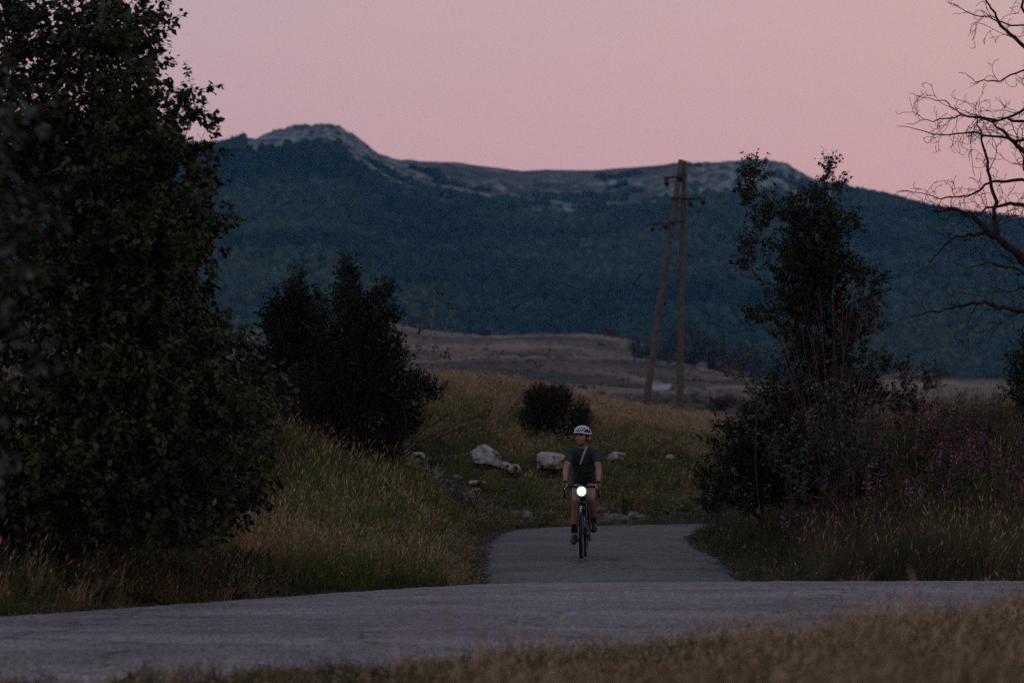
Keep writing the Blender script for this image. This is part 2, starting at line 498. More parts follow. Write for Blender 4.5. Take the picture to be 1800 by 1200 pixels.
def mountain_material():
    m = M('mountain_slope', (.110, .088, .070), .95, .1, c2=(.035, .038, .032), scale=.016, detail=8, bump=.9, bscale=.03, dist=6)
    t = m.node_tree; n = t.nodes.new; l = t.links.new
    b = t.nodes['Principled BSDF']
    base = b.inputs['Base Color'].links[0].from_socket
    ge = n('ShaderNodeNewGeometry'); g = ge.outputs['Position']
    at = n('ShaderNodeAttribute'); at.attribute_name = 'rock'
    tx = n('ShaderNodeTexNoise'); tx.inputs['Scale'].default_value = .022; tx.inputs['Detail'].default_value = 9; tx.inputs['Roughness'].default_value = .65; l(g, tx.inputs['Vector'])
    ad = n('ShaderNodeMath'); ad.operation = 'ADD'; l(at.outputs['Fac'], ad.inputs[0]); l(tx.outputs[0], ad.inputs[1])
    mr = n('ShaderNodeMapRange'); mr.inputs[1].default_value = .60; mr.inputs[2].default_value = .72; l(ad.outputs[0], mr.inputs[0])
    # limestone colour with darker cracks
    t3 = n('ShaderNodeTexNoise'); t3.inputs['Scale'].default_value = .10; t3.inputs['Detail'].default_value = 8
    mp = n('ShaderNodeMapping'); mp.inputs['Scale'].default_value = (1, .4, .4); mp.inputs['Rotation'].default_value = (0, .5, 0)
    l(g, mp.inputs[0]); l(mp.outputs[0], t3.inputs['Vector'])
    rk = n('ShaderNodeValToRGB'); rk.color_ramp.elements[0].position = .4; rk.color_ramp.elements[0].color = (.035, .038, .036, 1)
    rk.color_ramp.elements[1].position = .62; rk.color_ramp.elements[1].color = (.24, .235, .23, 1)
    l(t3.outputs[0], rk.inputs[0])
    mx = n('ShaderNodeMix'); mx.data_type = 'RGBA'; l(mr.outputs[0], mx.inputs[0]); l(base, mx.inputs[6]); l(rk.outputs[0], mx.inputs[7])
    # forest floor
    fo = n('ShaderNodeAttribute'); fo.attribute_name = 'wood'
    m2 = n('ShaderNodeMix'); m2.data_type = 'RGBA'; l(fo.outputs['Fac'], m2.inputs[0]); l(mx.outputs[2], m2.inputs[6]); m2.inputs[7].default_value = (.016, .022, .013, 1)
    l(m2.outputs[2], b.inputs['Base Color'])
    return m
m_mtn = mountain_material()
r_in = np.r_[rings(1.5, 15, 24), rings(15.3, 160, 330), rings(162, 1700, 120)]
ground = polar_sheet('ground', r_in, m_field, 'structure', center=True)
r_mt = np.r_[r_in[-1], rings(1730, 3400, 60), rings(3420, 5200, 110), rings(5300, 7000, 12)]
mountain = polar_sheet('mountain', r_mt, m_mtn, 'structure')

def wood_mask(X, Y, Z):
    """1 = forest"""
    px = 900 + FPX * X / Y; py = HORY - (Z - CAMZ) * FPX / Y
    tl = ip(px, Y_T)
    n = 26 * fbm(X / 110, Y / 160, seed=41, o=4) + 9 * fbm(X / 30, Y / 40, seed=42)
    w = sstep(-7, 5, py - tl + n)
    w = np.where((px < 430) | (px > 1465), 1.0, w)
    # groves on the upland
    g = (fbm(X / 55, Y / 70, seed=43, o=3) > .28) & (px > 720) & (px < 1450) & (Y < 4150)
    w = np.maximum(w, g * .9)
    # clearings with rock below the tree line
    for (cx, cy, rx, ry) in ((955, 372, 52, 10), (1120, 365, 45, 8), (860, 345, 45, 8), (1000, 380, 25, 7)):
        q = ((px - cx) / rx) ** 2 + ((py - cy) / ry) ** 2
        w = np.where(q + .5 * fbm(X / 30, Y / 40, seed=44) < 1, 0.0, w)
    return w
def set_attr(me, name, arr):
    a = me.attributes.new(name, 'FLOAT', 'POINT')
    a.data.foreach_set('value', np.asarray(arr, np.float32))
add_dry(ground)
mv = np.empty(len(mountain.data.vertices) * 3, np.float32)
mountain.data.vertices.foreach_get('co', mv); mv = mv.reshape(-1, 3).astype(float)
_px = 900 + FPX * mv[:, 0] / np.maximum(mv[:, 1], 1); _py = HORY - (mv[:, 2] - CAMZ) * FPX / np.maximum(mv[:, 1], 1)
_front = mv[:, 1] > 1500
wd = np.where(_front, wood_mask(mv[:, 0], np.maximum(mv[:, 1], 1500), mv[:, 2]), 1)
set_attr(mountain.data, 'wood', wd)
rk = .10 * np.ones(len(mv))
rk = rk + .42 * np.exp(-((_px - 560) / 115) ** 2) + .26 * np.exp(-((_px - 1340) / 130) ** 2)
for (cx, cy, rx, ry) in ((955, 372, 60, 12), (1120, 368, 50, 9), (1200, 365, 60, 12), (1300, 340, 120, 8), (860, 330, 40, 8), (1100, 320, 60, 6), (690, 300, 30, 12)):
    rk = rk + .3 * np.exp(-((_px - cx) / rx) ** 2 - ((_py - cy) / ry) ** 2)
set_attr(mountain.data, 'rock', rk)

# pale mountain far behind, seen at the right
def far_mountain():
    pts = [(1300, 430), (1500, 395), (1565, 372), (1590, 366), (1612, 362), (1632, 363), (1655, 371), (1700, 384), (1760, 402), (1900, 440), (2100, 480)]
    xs = np.linspace(1300, 2100, 120); ys = np.linspace(8800, 11000, 40)
    PX, YY = np.meshgrid(xs, ys)
    t = (YY - 8800) / 2200
    zc = (HORY - ip(PX, pts)) / FPX * 10000
    Z = zc * np.sin(np.clip(t, 0, 1) * math.pi) ** .8 + 14 * fbm(PX / 20, YY / 160, seed=51) * np.sin(t * math.pi) - 20
    X = (PX - 900) / FPX * 10000
    v = np.c_[X.ravel(), YY.ravel(), Z.ravel()]
    n, m = PX.shape
    i = np.arange(n - 1)[:, None] * m; j = np.arange(m - 1)[None, :]
    f = np.stack([i + j, i + j + 1, i + m + j + 1, i + m + j], -1).reshape(-1, 4)
    mm = M('far_limestone', (.34, .33, .32), .9, .1, c2=(.2, .2, .19), scale=.006, detail=8)
    tag(obj('far_mountain', new_mesh('far_mountain', v, f, mm)), kind='structure')
far_mountain()

# ------------------------------------------------------------------ roads
def asphalt(name, a, b, c, rot=0.0):
    m = M(name, a, .82, .35, c2=b, scale=.9, detail=8, c3=c, s3=.28, t3=(.5, .75))
    t = m.node_tree; n = t.nodes.new; l = t.links.new
    bs = t.nodes['Principled BSDF']
    base = bs.inputs['Base Color'].links[0].from_socket
    g = n('ShaderNodeNewGeometry').outputs['Position']
    v = n('ShaderNodeTexVoronoi'); v.inputs['Scale'].default_value = 55; l(g, v.inputs['Vector'])
    v2 = n('ShaderNodeTexNoise'); v2.inputs['Scale'].default_value = 15; v2.inputs['Detail'].default_value = 5; v2.inputs['Roughness'].default_value = .75; l(g, v2.inputs['Vector'])
    ml = n('ShaderNodeMath'); ml.operation = 'MULTIPLY'; l(v.outputs['Color'], ml.inputs[0]); l(v2.outputs[0], ml.inputs[1])
    mr = n('ShaderNodeMapRange'); mr.inputs[1].default_value = .12; mr.inputs[2].default_value = .38; mr.inputs[3].default_value = .30; mr.inputs[4].default_value = 1.7
    l(ml.outputs[0], mr.inputs[0])
    vm = n('ShaderNodeVectorMath'); vm.operation = 'SCALE'; l(base, vm.inputs[0]); l(mr.outputs[0], vm.inputs['Scale'])
    mp = n('ShaderNodeMapping'); mp.inputs['Scale'].default_value = (.16, .75, 1); mp.inputs['Rotation'].default_value = (0, 0, rot); l(g, mp.inputs[0])
    t4 = n('ShaderNodeTexNoise'); t4.inputs['Scale'].default_value = 1; t4.inputs['Detail'].default_value = 4; l(mp.outputs[0], t4.inputs['Vector'])
    m4 = n('ShaderNodeMapRange'); m4.inputs[1].default_value = .35; m4.inputs[2].default_value = .65; m4.inputs[3].default_value = .80; m4.inputs[4].default_value = 1.16
    l(t4.outputs[0], m4.inputs[0])
    v5 = n('ShaderNodeVectorMath'); v5.operation = 'SCALE'; l(vm.outputs[0], v5.inputs[0]); l(m4.outputs[0], v5.inputs['Scale'])
    l(v5.outputs[0], bs.inputs['Base Color'])
    dn = n('ShaderNodeTexNoise'); dn.inputs['Scale'].default_value = 1.6; dn.inputs['Detail'].default_value = 4; l(g, dn.inputs['Vector'])
    da = n('ShaderNodeVectorMath'); da.operation = 'MULTIPLY_ADD'; l(dn.outputs['Color'], da.inputs[0]); da.inputs[1].default_value = (.9, .9, .9); l(g, da.inputs[2])
    vc = n('ShaderNodeTexVoronoi'); vc.feature = 'DISTANCE_TO_EDGE'; vc.inputs['Scale'].default_value = .42; l(da.outputs[0], vc.inputs['Vector'])
    mc = n('ShaderNodeMapRange'); mc.inputs[1].default_value = .004; mc.inputs[2].default_value = .022; mc.inputs[3].default_value = .45; mc.inputs[4].default_value = 1.0
    l(vc.outputs[0], mc.inputs[0])
    v6 = n('ShaderNodeVectorMath'); v6.operation = 'SCALE'; l(v5.outputs[0], v6.inputs[0]); l(mc.outputs[0], v6.inputs['Scale'])
    l(v6.outputs[0], bs.inputs['Base Color'])
    bp = n('ShaderNodeBump'); bp.inputs['Strength'].default_value = .8; bp.inputs['Distance'].default_value = .012
    l(ml.outputs[0], bp.inputs['Height']); l(bp.outputs[0], bs.inputs['Normal'])
    return m
m_side = asphalt('asphalt_side', (.100, .089, .092), (.064, .058, .061), (.128, .115, .118))
m_main = asphalt('asphalt_main', (.225, .195, .205), (.150, .130, .138), (.26, .23, .235), -.25)
def road(name, a, b, mat, nx, lift, rag):
    n = len(a)
    t = np.linspace(0, 1, nx)
    j = rag * (fbm(np.arange(n) * .9, np.zeros(n), seed=61, o=3))
    j2 = rag * (fbm(np.arange(n) * .9, np.ones(n) * 5, seed=62, o=3))
    d = b - a; ln = np.hypot(d[:, 0], d[:, 1])[:, None]; d = d / ln
    a = a + d * j[:, None]; b = b + d * j2[:, None]
    XY = a[:, None, :] * (1 - t[None, :, None]) + b[:, None, :] * t[None, :, None]
    Z = road_z(XY[..., 0], XY[..., 1]) + lift + .035 * np.sin(t * math.pi)[None, :] * (1 if lift > .01 else .4) - .05 * (np.abs(t - .5) > .499)[None, :]
    v = np.concatenate([XY, Z[..., None]], -1).reshape(-1, 3)
    i = np.arange(n - 1)[:, None] * nx; k = np.arange(nx - 1)[None, :]
    f = np.stack([i + k, i + nx + k, i + nx + k + 1, i + k + 1], -1).reshape(-1, 4)
    tag(obj(name, new_mesh(name, v, f, mat)), kind='structure')
_rl, _rr = resample(ROAD_L, 260), resample(ROAD_R, 260)
road('side_road', _rl, _rr, m_side, 14, .004, .10)
_mf, _mn = resample(MAIN_F, 900), resample(MAIN_N, 900)
road('main_road', _mf, _mn, m_main, 14, .012, .14)

# ------------------------------------------------------------------ scatter by geometry nodes (stuff only)
def scatter(name, pts, rot, scl, var, meshes, label, cat):
    me = bpy.data.meshes.new(name)
    me.vertices.add(len(pts)); me.vertices.foreach_set('co', np.asarray(pts, np.float32).ravel())
    for nm, arr in (('rot', rot), ('scl', scl)):
        a = me.attributes.new(nm, 'FLOAT_VECTOR', 'POINT'); a.data.foreach_set('vector', np.asarray(arr, np.float32).ravel())
    a = me.attributes.new('var', 'INT', 'POINT'); a.data.foreach_set('value', np.asarray(var, np.int32))
    o = obj(name, me)
    g = bpy.data.node_groups.new(name, 'GeometryNodeTree')
    g.interface.new_socket('Geometry', in_out='INPUT', socket_type='NodeSocketGeometry')
    g.interface.new_socket('Geometry', in_out='OUTPUT', socket_type='NodeSocketGeometry')
    n = g.nodes.new; l = g.links.new
    gi, go = n('NodeGroupInput'), n('NodeGroupOutput')
    iop = n('GeometryNodeInstanceOnPoints')
    join = n('GeometryNodeGeometryToInstance')
    for m_ in meshes[::-1]:
        ob = bpy.data.objects.new(name + '_source', m_)
        oi = n('GeometryNodeObjectInfo'); oi.inputs['Object'].default_value = ob
        l(oi.outputs['Geometry'], join.inputs[0])
    def at(nm, ty):
        k = n('GeometryNodeInputNamedAttribute'); k.data_type = ty; k.inputs['Name'].default_value = nm
        return k.outputs['Attribute']
    l(gi.outputs[0], iop.inputs['Points']); l(join.outputs[0], iop.inputs['Instance'])
    iop.inputs['Pick Instance'].default_value = True
    l(at('var', 'INT'), iop.inputs['Instance Index'])
    l(at('rot', 'FLOAT_VECTOR'), iop.inputs['Rotation'])
    l(at('scl', 'FLOAT_VECTOR'), iop.inputs['Scale'])
    l(iop.outputs[0], go.inputs[0])
    md = o.modifiers.new('scatter', 'NODES'); md.node_group = g
    return tag(o, label, cat, kind='stuff')

# ------------------------------------------------------------------ far forest
import bmesh
def ico(sub, rad=1.0):
    bm = bmesh.new(); bmesh.ops.create_icosphere(bm, subdivisions=sub, radius=rad)
    v = np.array([p.co[:] for p in bm.verts]); f = np.array([[q.index for q in fc.verts] for fc in bm.faces])
    bm.free(); return v, f
m_forest = M('forest_canopy', (.018, .028, .014), .9, .1, c2=(.060, .078, .040), scale=.25, detail=4, bump=.0, rnd=.45, c3=(.012, .018, .011), s3=.006, t3=(.42, .66))
crowns = []
for k in range(5):
    v, f = ico(3)
    nse = 1 + .38 * fbm(v[:, 0] * 2.2 + k * 9, v[:, 1] * 2.2, v[:, 2] * 2.2, o=3, seed=70 + k)
    v = v * nse[:, None] * np.array([1, 1, 1.15 + .1 * k])
    v[:, 2] += .55
    crowns.append(new_mesh('crown_shape', v, f, m_forest, smooth=False))
def forest():
    n = 100000
    u = rng.uniform(-.19, .19, n)
    Y = np.sqrt(rng.uniform(2350 ** 2, 4560 ** 2, n))
    X = u * Y
    Z = H(X, Y, roads=False)
    w = wood_mask(X, Y, Z)
    # hug of the skyline: keep crest trees small and sparse
    keep = rng.random(n) < w
    py = HORY - (Z - CAMZ) * FPX / Y; px = 900 + FPX * X / Y
    rocky = (np.abs(px - 545) < 95) & (py < ip(px, Y_T) - 2)
    keep &= ~rocky
    X, Y, Z, px, py = X[keep], Y[keep], Z[keep], px[keep], py[keep]
    m = len(X)
    s = rng.uniform(2.1, 4.3, m) * (1 - .55 * sstep(3500, 4350, Y))
    sc = np.c_[s * rng.uniform(.85, 1.2, m), s * rng.uniform(.85, 1.2, m), s * rng.uniform(.8, 1.25, m)]
    scatter('forest', np.c_[X, Y, Z], np.c_[rng.uniform(-.15, .15, m), rng.uniform(-.15, .15, m), rng.uniform(0, 6.28, m)], sc,
            rng.integers(0, 5, m), crowns, 'dense dark blue green forest covering the whole mountain slope', 'forest')
forest()

m_scrub = M('pasture_scrub_leaf', (.022, .026, .015), .9, .1, c2=(.075, .062, .042), scale=.05, rnd=.6)
def pasture_scrub():
    r = np.random.default_rng(31)
    n = 26000
    u = r.uniform(-.17, .19, n); Y = np.sqrt(r.uniform(300 ** 2, 1400 ** 2, n)); X = u * Y
    k = r.random(n) < .25 + .75 * sstep(-.1, .3, fbm(X / 26, Y / 40, seed=171, o=4))
    X, Y = X[k], Y[k]; Z = H(X, Y, roads=False); m = len(X)
    s_ = r.uniform(.10, .34, m) * (1 + .9 * (r.random(m) < .08))
    vs = []
    for q in range(3):
        v, f = ico(2); nz = 1 + .4 * fbm(v[:, 0] * 2 + 5 * q, v[:, 1] * 2, v[:, 2] * 2, o=2, seed=180 + q)
        vs.append(new_mesh('scrub_shape', v * nz[:, None] * np.array([1.3, 1.3, .8]), f, m_scrub, smooth=False))
    scatter('pasture_scrub', np.c_[X, Y, Z], np.c_[0 * X, 0 * X, r.uniform(0, 6, m)], np.c_[s_, s_, s_], r.integers(0, 3, m), vs, 'low dark scrub dotted over the rolling dry pasture', 'scrub')
pasture_scrub()
# ------------------------------------------------------------------ where the boulders lie (the grass keeps clear of them)
BOULD = [(857, 800, 60, 46, 81), (903, 820, 26, 24, 80.5), (890, 812, 22, 22, 81), (967, 806, 68, 34, 81), (1083, 790, 34, 20, 84),
         (1177, 799, 22, 16, 85.5), (838, 845, 30, 16, 77), (735, 800, 22, 15, 78), (712, 812, 15, 12, 77.5), (1543, 690, 50, 60, 55.5)]
# ------------------------------------------------------------------ grass
def tuft(name, n, rad, h, w, lean, mat, heads=0, hmat=None, seed=0, curve=.5, seg=3, broad=False):
    r = np.random.default_rng(seed)
    V, F, TI, MI = [], [], [], []
    c = 0
    for b in range(n):
        a = r.uniform(0, 6.28); rr = rad * math.sqrt(r.random())
        base = np.array([rr * math.cos(a), rr * math.sin(a), -.04])
        hh = h * r.uniform(.5, 1.0) * (1 if b >= heads else 1.25)
        d = r.uniform(0, 6.28); ln = lean * r.uniform(.2, 1.2) * hh
        dv = np.array([math.cos(d) * ln + .12 * hh, math.sin(d) * ln, 0])
        side = r.uniform(0, 3.14); sd = np.array([math.cos(side), math.sin(side), 0])
        ti = r.random()
        ww = w * r.uniform(.6, 1.3)
        for q in range(seg + 1):
            t = q / seg
            p = base + np.array([0, 0, hh * (t - curve * .25 * t * t * (1 if b >= heads else .3))]) + dv * t ** 2
            wi = ww * ((1 - t) ** .7 + .04) if not broad else ww * (math.sin(math.pi * min(1, t * .9 + .1)) + .03)
            V += [p - sd * wi / 2, p + sd * wi / 2]; TI += [ti, ti]
        for q in range(seg):
            i = c + 2 * q
            F.append((i, i + 1, i + 3, i + 2)); MI.append(0)
        c += 2 * (seg + 1)
        if b < heads:  # seed head: a small spindle
            top = p; d2 = dv / (np.linalg.norm(dv) + 1e-6) * .4 + np.array([.1, 0, .9]); hl = h * r.uniform(.10, .22); hw = w * .75
            s1 = np.array([1, 0, 0]); s2 = np.array([0, 1, 0])
            m_ = top + d2 * hl * .45
            V += [top, m_ + s1 * hw, m_ + s2 * hw, m_ - s1 * hw, m_ - s2 * hw, top + d2 * hl]; TI += [ti] * 6
            for q in range(4):
                a1, a2 = c + 1 + q, c + 1 + (q + 1) % 4
                F.append((c, a2, a1)); MI.append(1); F.append((c + 5, a1, a2)); MI.append(1)
            c += 6
    me = new_mesh(name, np.array(V), F, mat, smooth=False)
    me.materials.append(hmat or mat)
    me.polygons.foreach_set('material_index', np.array(MI, np.int32))
    set_attr(me, 'tint', TI)
    return me
m_green = M('grass_green', (.036, .060, .012), .8, .12, c2=(.160, .180, .048), scale=.5, attr='tint', rnd=.3)
m_mix = M('grass_mixed', (.036, .038, .012), .8, .12, c2=(.180, .145, .055), scale=.45, attr='tint', rnd=.35)
m_tan = M('grass_dry', (.120, .088, .045), .85, .12, c2=(.42, .285, .160), scale=.5, attr='tint', rnd=.3)
m_red = M('grass_russet', (.045, .028, .017), .85, .12, c2=(.170, .098, .058), scale=.6, attr='tint', rnd=.3)
m_head = M('seed_head', (.20, .145, .085), .85, .1, c2=(.52, .37, .23), scale=3, attr='tint', rnd=.3)
m_herb = M('herb_leaf', (.012, .021, .009), .75, .15, c2=(.042, .060, .024), scale=.8, attr='tint', rnd=.35)
m_deep = M('grass_deep', (.014, .020, .008), .8, .12, c2=(.115, .098, .048), scale=.6, attr='tint', rnd=.35)
T_GREEN = [tuft('tuft_shape', 46, .15, .55, .0062, .34, m_green, 2, m_head, s, .6) for s in range(4)]
T_MIX = [tuft('tuft_shape', 42, .16, .50, .0062, .32, m_mix, 3, m_head, 20 + s, .5) for s in range(4)]
T_TAN = [tuft('tuft_shape', 36, .15, .48, .0060, .26, m_tan, 10, m_head, 40 + s, .4) for s in range(4)]
T_RED = [tuft('tuft_shape', 26, .16, .32, .009, .45, m_red, 2, m_tan, 60 + s, .6) for s in range(3)]
T_HERB = [tuft('tuft_shape', 20, .16, .38, .034, .6, m_herb, 0, None, 80 + s, .9, broad=True) for s in range(4)]
T_SHORT = [tuft('tuft_shape', 40, .16, .14, .007, .5, m_mix, 0, None, 90 + s, .6, seg=2) for s in range(3)]
T_DEEP = [tuft('tuft_shape', 40, .16, .55, .0062, .30, m_deep, 3, m_red, 120 + s, .4) for s in range(4)]
ALLT = T_GREEN + T_MIX + T_TAN + T_RED + T_HERB + T_SHORT + T_DEEP
IDX = {}
_i = 0
for nm, l_ in (('green', T_GREEN), ('mix', T_MIX), ('tan', T_TAN), ('red', T_RED), ('herb', T_HERB), ('short', T_SHORT), ('deep', T_DEEP)):
    IDX[nm] = (_i, len(l_)); _i += len(l_)
NAMES = ['green', 'mix', 'tan', 'red', 'herb', 'short', 'deep']

def lay(name, y0, y1, dens, u0, u1, prob, hscale, label, wscale=1.0, cat='grass', extra=None, seed=1, edge=.02):
    """prob(X,Y,px,py)->(n,6) weights; hscale -> height factor"""
    r = np.random.default_rng(seed)
    area = (u1 - u0) * (y1 * y1 - y0 * y0) / 2
    n = int(area * dens)
    u = r.uniform(u0, u1, n); Y = np.sqrt(r.uniform(y0 ** 2, y1 ** 2, n)); X = u * Y
    d = road_dist(X, Y)
    k = d > edge + .22 * r.random(n)
    X, Y, d = X[k], Y[k], d[k]
    Z = H(X, Y); px = 900 + FPX * X / Y; py = HORY - (Z - CAMZ) * FPX / Y
    w = prob(X, Y, px, py, d)
    c = np.cumsum(w, 1); tot = c[:, -1:]
    q = r.random((len(X), 1)) * np.maximum(tot, 1)
    sel = (q > c).sum(1)
    ok = sel < 7
    X, Y, Z, px, py, d, sel = X[ok], Y[ok], Z[ok], px[ok], py[ok], d[ok], sel[ok]
    n = len(X)
    first = np.array([IDX[k_][0] for k_ in NAMES]); cnt = np.array([IDX[k_][1] for k_ in NAMES])
    var = first[sel] + (r.random(n) * cnt[sel]).astype(int)
    hs = hscale(X, Y, px, py, d, sel) * r.uniform(.65, 1.25, n)
    hs = hs * (.32 + .68 * sstep(.05, .8, d))
    for bx, by, bw, bh, bY in BOULD:
        cx = (bx - 900) / FPX * bY; hw = bw / FPX * bY * .5
        m_ = (np.abs(X - cx) < hw * 1.05) & (Y < bY + hw) & (Y > bY - 4.5)
        hs = np.where(m_, hs * np.where(Y > bY - 1.4, .26, .5), hs)
    ws = wscale * r.uniform(.8, 1.25, n)
    rot = np.c_[r.normal(0, .12, n), r.normal(.10, .12, n), r.uniform(0, 6.28, n)]
    # lean in the wind: keep yaw spread small so that heads nod towards the right
    rot[:, 2] = r.normal(0, 1.2, n)
    return scatter(name, np.c_[X, Y, Z], rot, np.c_[ws, ws, hs], var, ALLT, label, cat)

def pr_left(X, Y, px, py, d):
    n1 = fbm(X / 1.6, Y / 4, seed=101, o=3); n2 = fbm(X / .7, Y / 1.6, seed=102, o=2)
    near = 1 - sstep(.8, 2.6, d + n1 * .8)          # strip next to the road
    green = sstep(.5, .0, np.abs(n1 + .1)) * .9
    w = np.zeros((len(X), 7))
    # tan strip in front, lush green behind it, russet where the two roads meet
    strip = np.exp(-((py - (985 + .03 * (px - 600)) + 22 * n1) / 34) ** 2) * sstep(330, 430, px) * (1 - sstep(800, 860, px))
    grn = sstep(480, 560, px) * sstep(800, 860, py) * (1 - sstep(780, 830, px))
    w[:, 0] = .30 + 2.6 * grn * (1 - strip)
    w[:, 1] = .75 * (1 - strip)
    w[:, 2] = 3.2 * strip + (n2 > .18) * .35 + .06
    w[:, 3] = .15 + 2.0 * sstep(780, 820, px)
    w[:, 4] = .10 + .45 * (px < 480)
    w[:, 5] = .10 + .5 * (d < .5)
    w[:, 6] = .35 + .9 * (py < 850) + .6 * (px < 420)
    return w / w.sum(1, keepdims=True)
def hs_left(X, Y, px, py, d, sel):
    h = 1.0 + .35 * fbm(X / 1.2, Y / 2, seed=103, o=2)
    h = np.where(sel == 2, h * .85, h)
    return h * np.where(px > 760, .6, 1.0)
lay('bank_grass', 33, 66, 34, -.17, .0, pr_left, hs_left, 'tall green and dry tan grass on the bank left of the side road', seed=2)
def pr_right(X, Y, px, py, d):
    n1 = fbm(X / 1.4, Y / 3, seed=111, o=3); n2 = fbm(X / .6, Y / 1.4, seed=112, o=2)
    w = np.zeros((len(X), 7))
    w[:, 0] = .10 + .18 * (n1 > .1)
    w[:, 1] = .28 + .25 * sstep(1600, 1760, px)
    w[:, 2] = .03 + .16 * (n2 > .2) * (d < 6) + .22 * sstep(1600, 1750, px)
    w[:, 3] = .22 + .25 * (n1 < -.1)
    w[:, 4] = .30 + .5 * (d > 3)
    w[:, 5] = .05 + .4 * (d < .4)
    w[:, 6] = 1.8
    return w / w.sum(1, keepdims=True)
lay('tall_meadow_grass', 41.2, 63.5, 34, .03, .19, pr_right, lambda X, Y, px, py, d, sel: 1.15 + .4 * fbm(X, Y / 2, seed=113, o=2),
    'tall dark green and brown grass on the bank right of the side road', seed=3)
def scree(X, Y, px, d):
    n = fbm(X / .8, Y / 1.8, seed=123, o=2)
    a = (d < 3.6 + 3 * n) & (px > 1035) & (px < 1120)
    b = (d < 1.5 + 2 * n) & (px > 950) & (px < 1240)
    c = (np.abs(Y - (78 - (px - 690) / 270 * 7) - .5) < 1.6 + 2 * n) & (px > 690) & (px < 960)
    return (a | b | c) & (n > -.25) & (Y > 64)
def pr_back(X, Y, px, py, d):
    n1 = fbm(X / 2.2, Y / 6, seed=121, o=3); n2 = fbm(X / .8, Y / 2.4, seed=122, o=2)
    top = sstep(100, 112, Y + 6 * n1)
    w = np.zeros((len(X), 7))
    w[:, 0] = (.55 + .7 * (n1 > .1)) * (1 - .8 * top)
    w[:, 1] = .8
    w[:, 2] = .18 + .6 * (n2 > .2) * (1 - top) + 3.4 * top * (.5 + .5 * sstep(950, 1120, px))
    w[:, 3] = (.35 + .5 * (n1 < -.1)) * (1 - .6 * top)
    w[:, 4] = .30 * (1 - top)
    w[:, 6] = .9 * (1 - top) * (n2 < .1)
    w[:, 5] = .15 + .3 * (d < .6)
    w = w / w.sum(1, keepdims=True)
    # gravelly scree patches stay half bare
    return w * np.where(scree(X, Y, px, d), .22, 1.0)[:, None]
lay('hillside_grass', 64.5, 108, 20, -.17, .19, pr_back, lambda X, Y, px, py, d, sel: (.70 + .35 * fbm(X, Y / 2, seed=124, o=2)) * np.where(scree(X, Y - .8, px, d - .8), .4, 1),
    'mixed brown and green grass on the hillside behind the cyclist', wscale=1.25, seed=4)
lay('crest_grass', 104, 150, 9, -.17, .19, pr_back, lambda X, Y, px, py, d, sel: .75 + 0 * X,
    'pale dry grass along the crest of the near field', wscale=1.9, seed=5)
def pr_front(X, Y, px, py, d):
    n1 = fbm(X / .8, Y / 2, seed=131, o=3)
    w = np.zeros((len(X), 7))
    w[:, 0] = .25; w[:, 1] = .5; w[:, 2] = 1.1; w[:, 3] = .7; w[:, 4] = .15; w[:, 5] = .4; w[:, 6] = .35 * (n1 > 0)
    return w / w.sum(1, keepdims=True) * (.55 + .45 * (px > 800))[:, None]
lay('verge_grass', 9, 36.5, 26, -.17, .19, pr_front, lambda X, Y, px, py, d, sel: .40 + .24 * sstep(900, 1700, px) + .30 * fbm(X / .5, Y / 1.2, seed=132, o=2),
    'blurred dry grass on the near verge at the bottom of the view', seed=6)

def pr_edge(X, Y, px, py, d):
    w = np.zeros((len(X), 7)); k = (d < .75) * (fbm(X / .5, Y / 1.5, seed=141, o=2) > -.35)
    w[:, 5] = 1.0 * k; w[:, 3] = .45 * k; w[:, 1] = .25 * k; w[:, 6] = .3 * k
    return w * .62
lay('road_edge_grass', 24, 72, 60, -.16, .16, pr_edge, lambda X, Y, px, py, d, sel: np.where(sel == 5, 1.0, .45), 'short ragged grass creeping over the road edges', seed=7, edge=-.13, wscale=.8)
def pr_stem(X, Y, px, py, d):
    w = np.zeros((len(X), 7)); k = sstep(-.35, .2, fbm(X / .35, Y / 1.4, seed=151, o=2)) * (.25 + .75 * sstep(300, 800, px))
    w[:, 2] = .8 * k; w[:, 3] = .4 * k
    return w
lay('tall_dry_stems', 8, 13.5, 9, -.16, .18, pr_stem, lambda X, Y, px, py, d, sel: 1.0 + .5 * fbm(X / .3, Y, seed=152, o=2), 'tall thin dry stems close to the camera, badly out of focus', seed=8, wscale=.9)
# ------------------------------------------------------------------ trees and shrubs
def leaf_mesh(name, pos, dirs, nrm, size, wid, mat, smooth=False):
    """many leaves: arrays (n,3); size (n,)"""
    n = len(pos)
    d = dirs / (np.linalg.norm(dirs, axis=1, keepdims=True) + 1e-9)
    s = np.cross(d, nrm); s /= np.linalg.norm(s, axis=1, keepdims=True) + 1e-9
    u = np.cross(s, d)
    z = size[:, None]
    V = np.stack([pos, pos + d * z * .45 + s * z * wid, pos + d * z * .5 - u * z * .07, pos + d * z * .45 - s * z * wid, pos + d * z - u * z * .16], 1)
    i = np.arange(n)[:, None] * 5
    F = np.concatenate([i + np.array([[0, 1, 2]]), i + np.array([[0, 2, 3]]), i + np.array([[1, 4, 2]]), i + np.array([[2, 4, 3]])], 1).reshape(-1, 3)
    me = new_mesh(name, V.reshape(-1, 3), F, mat, smooth)
    set_attr(me, 'tint', np.repeat(rng.random(n), 5))
    return me
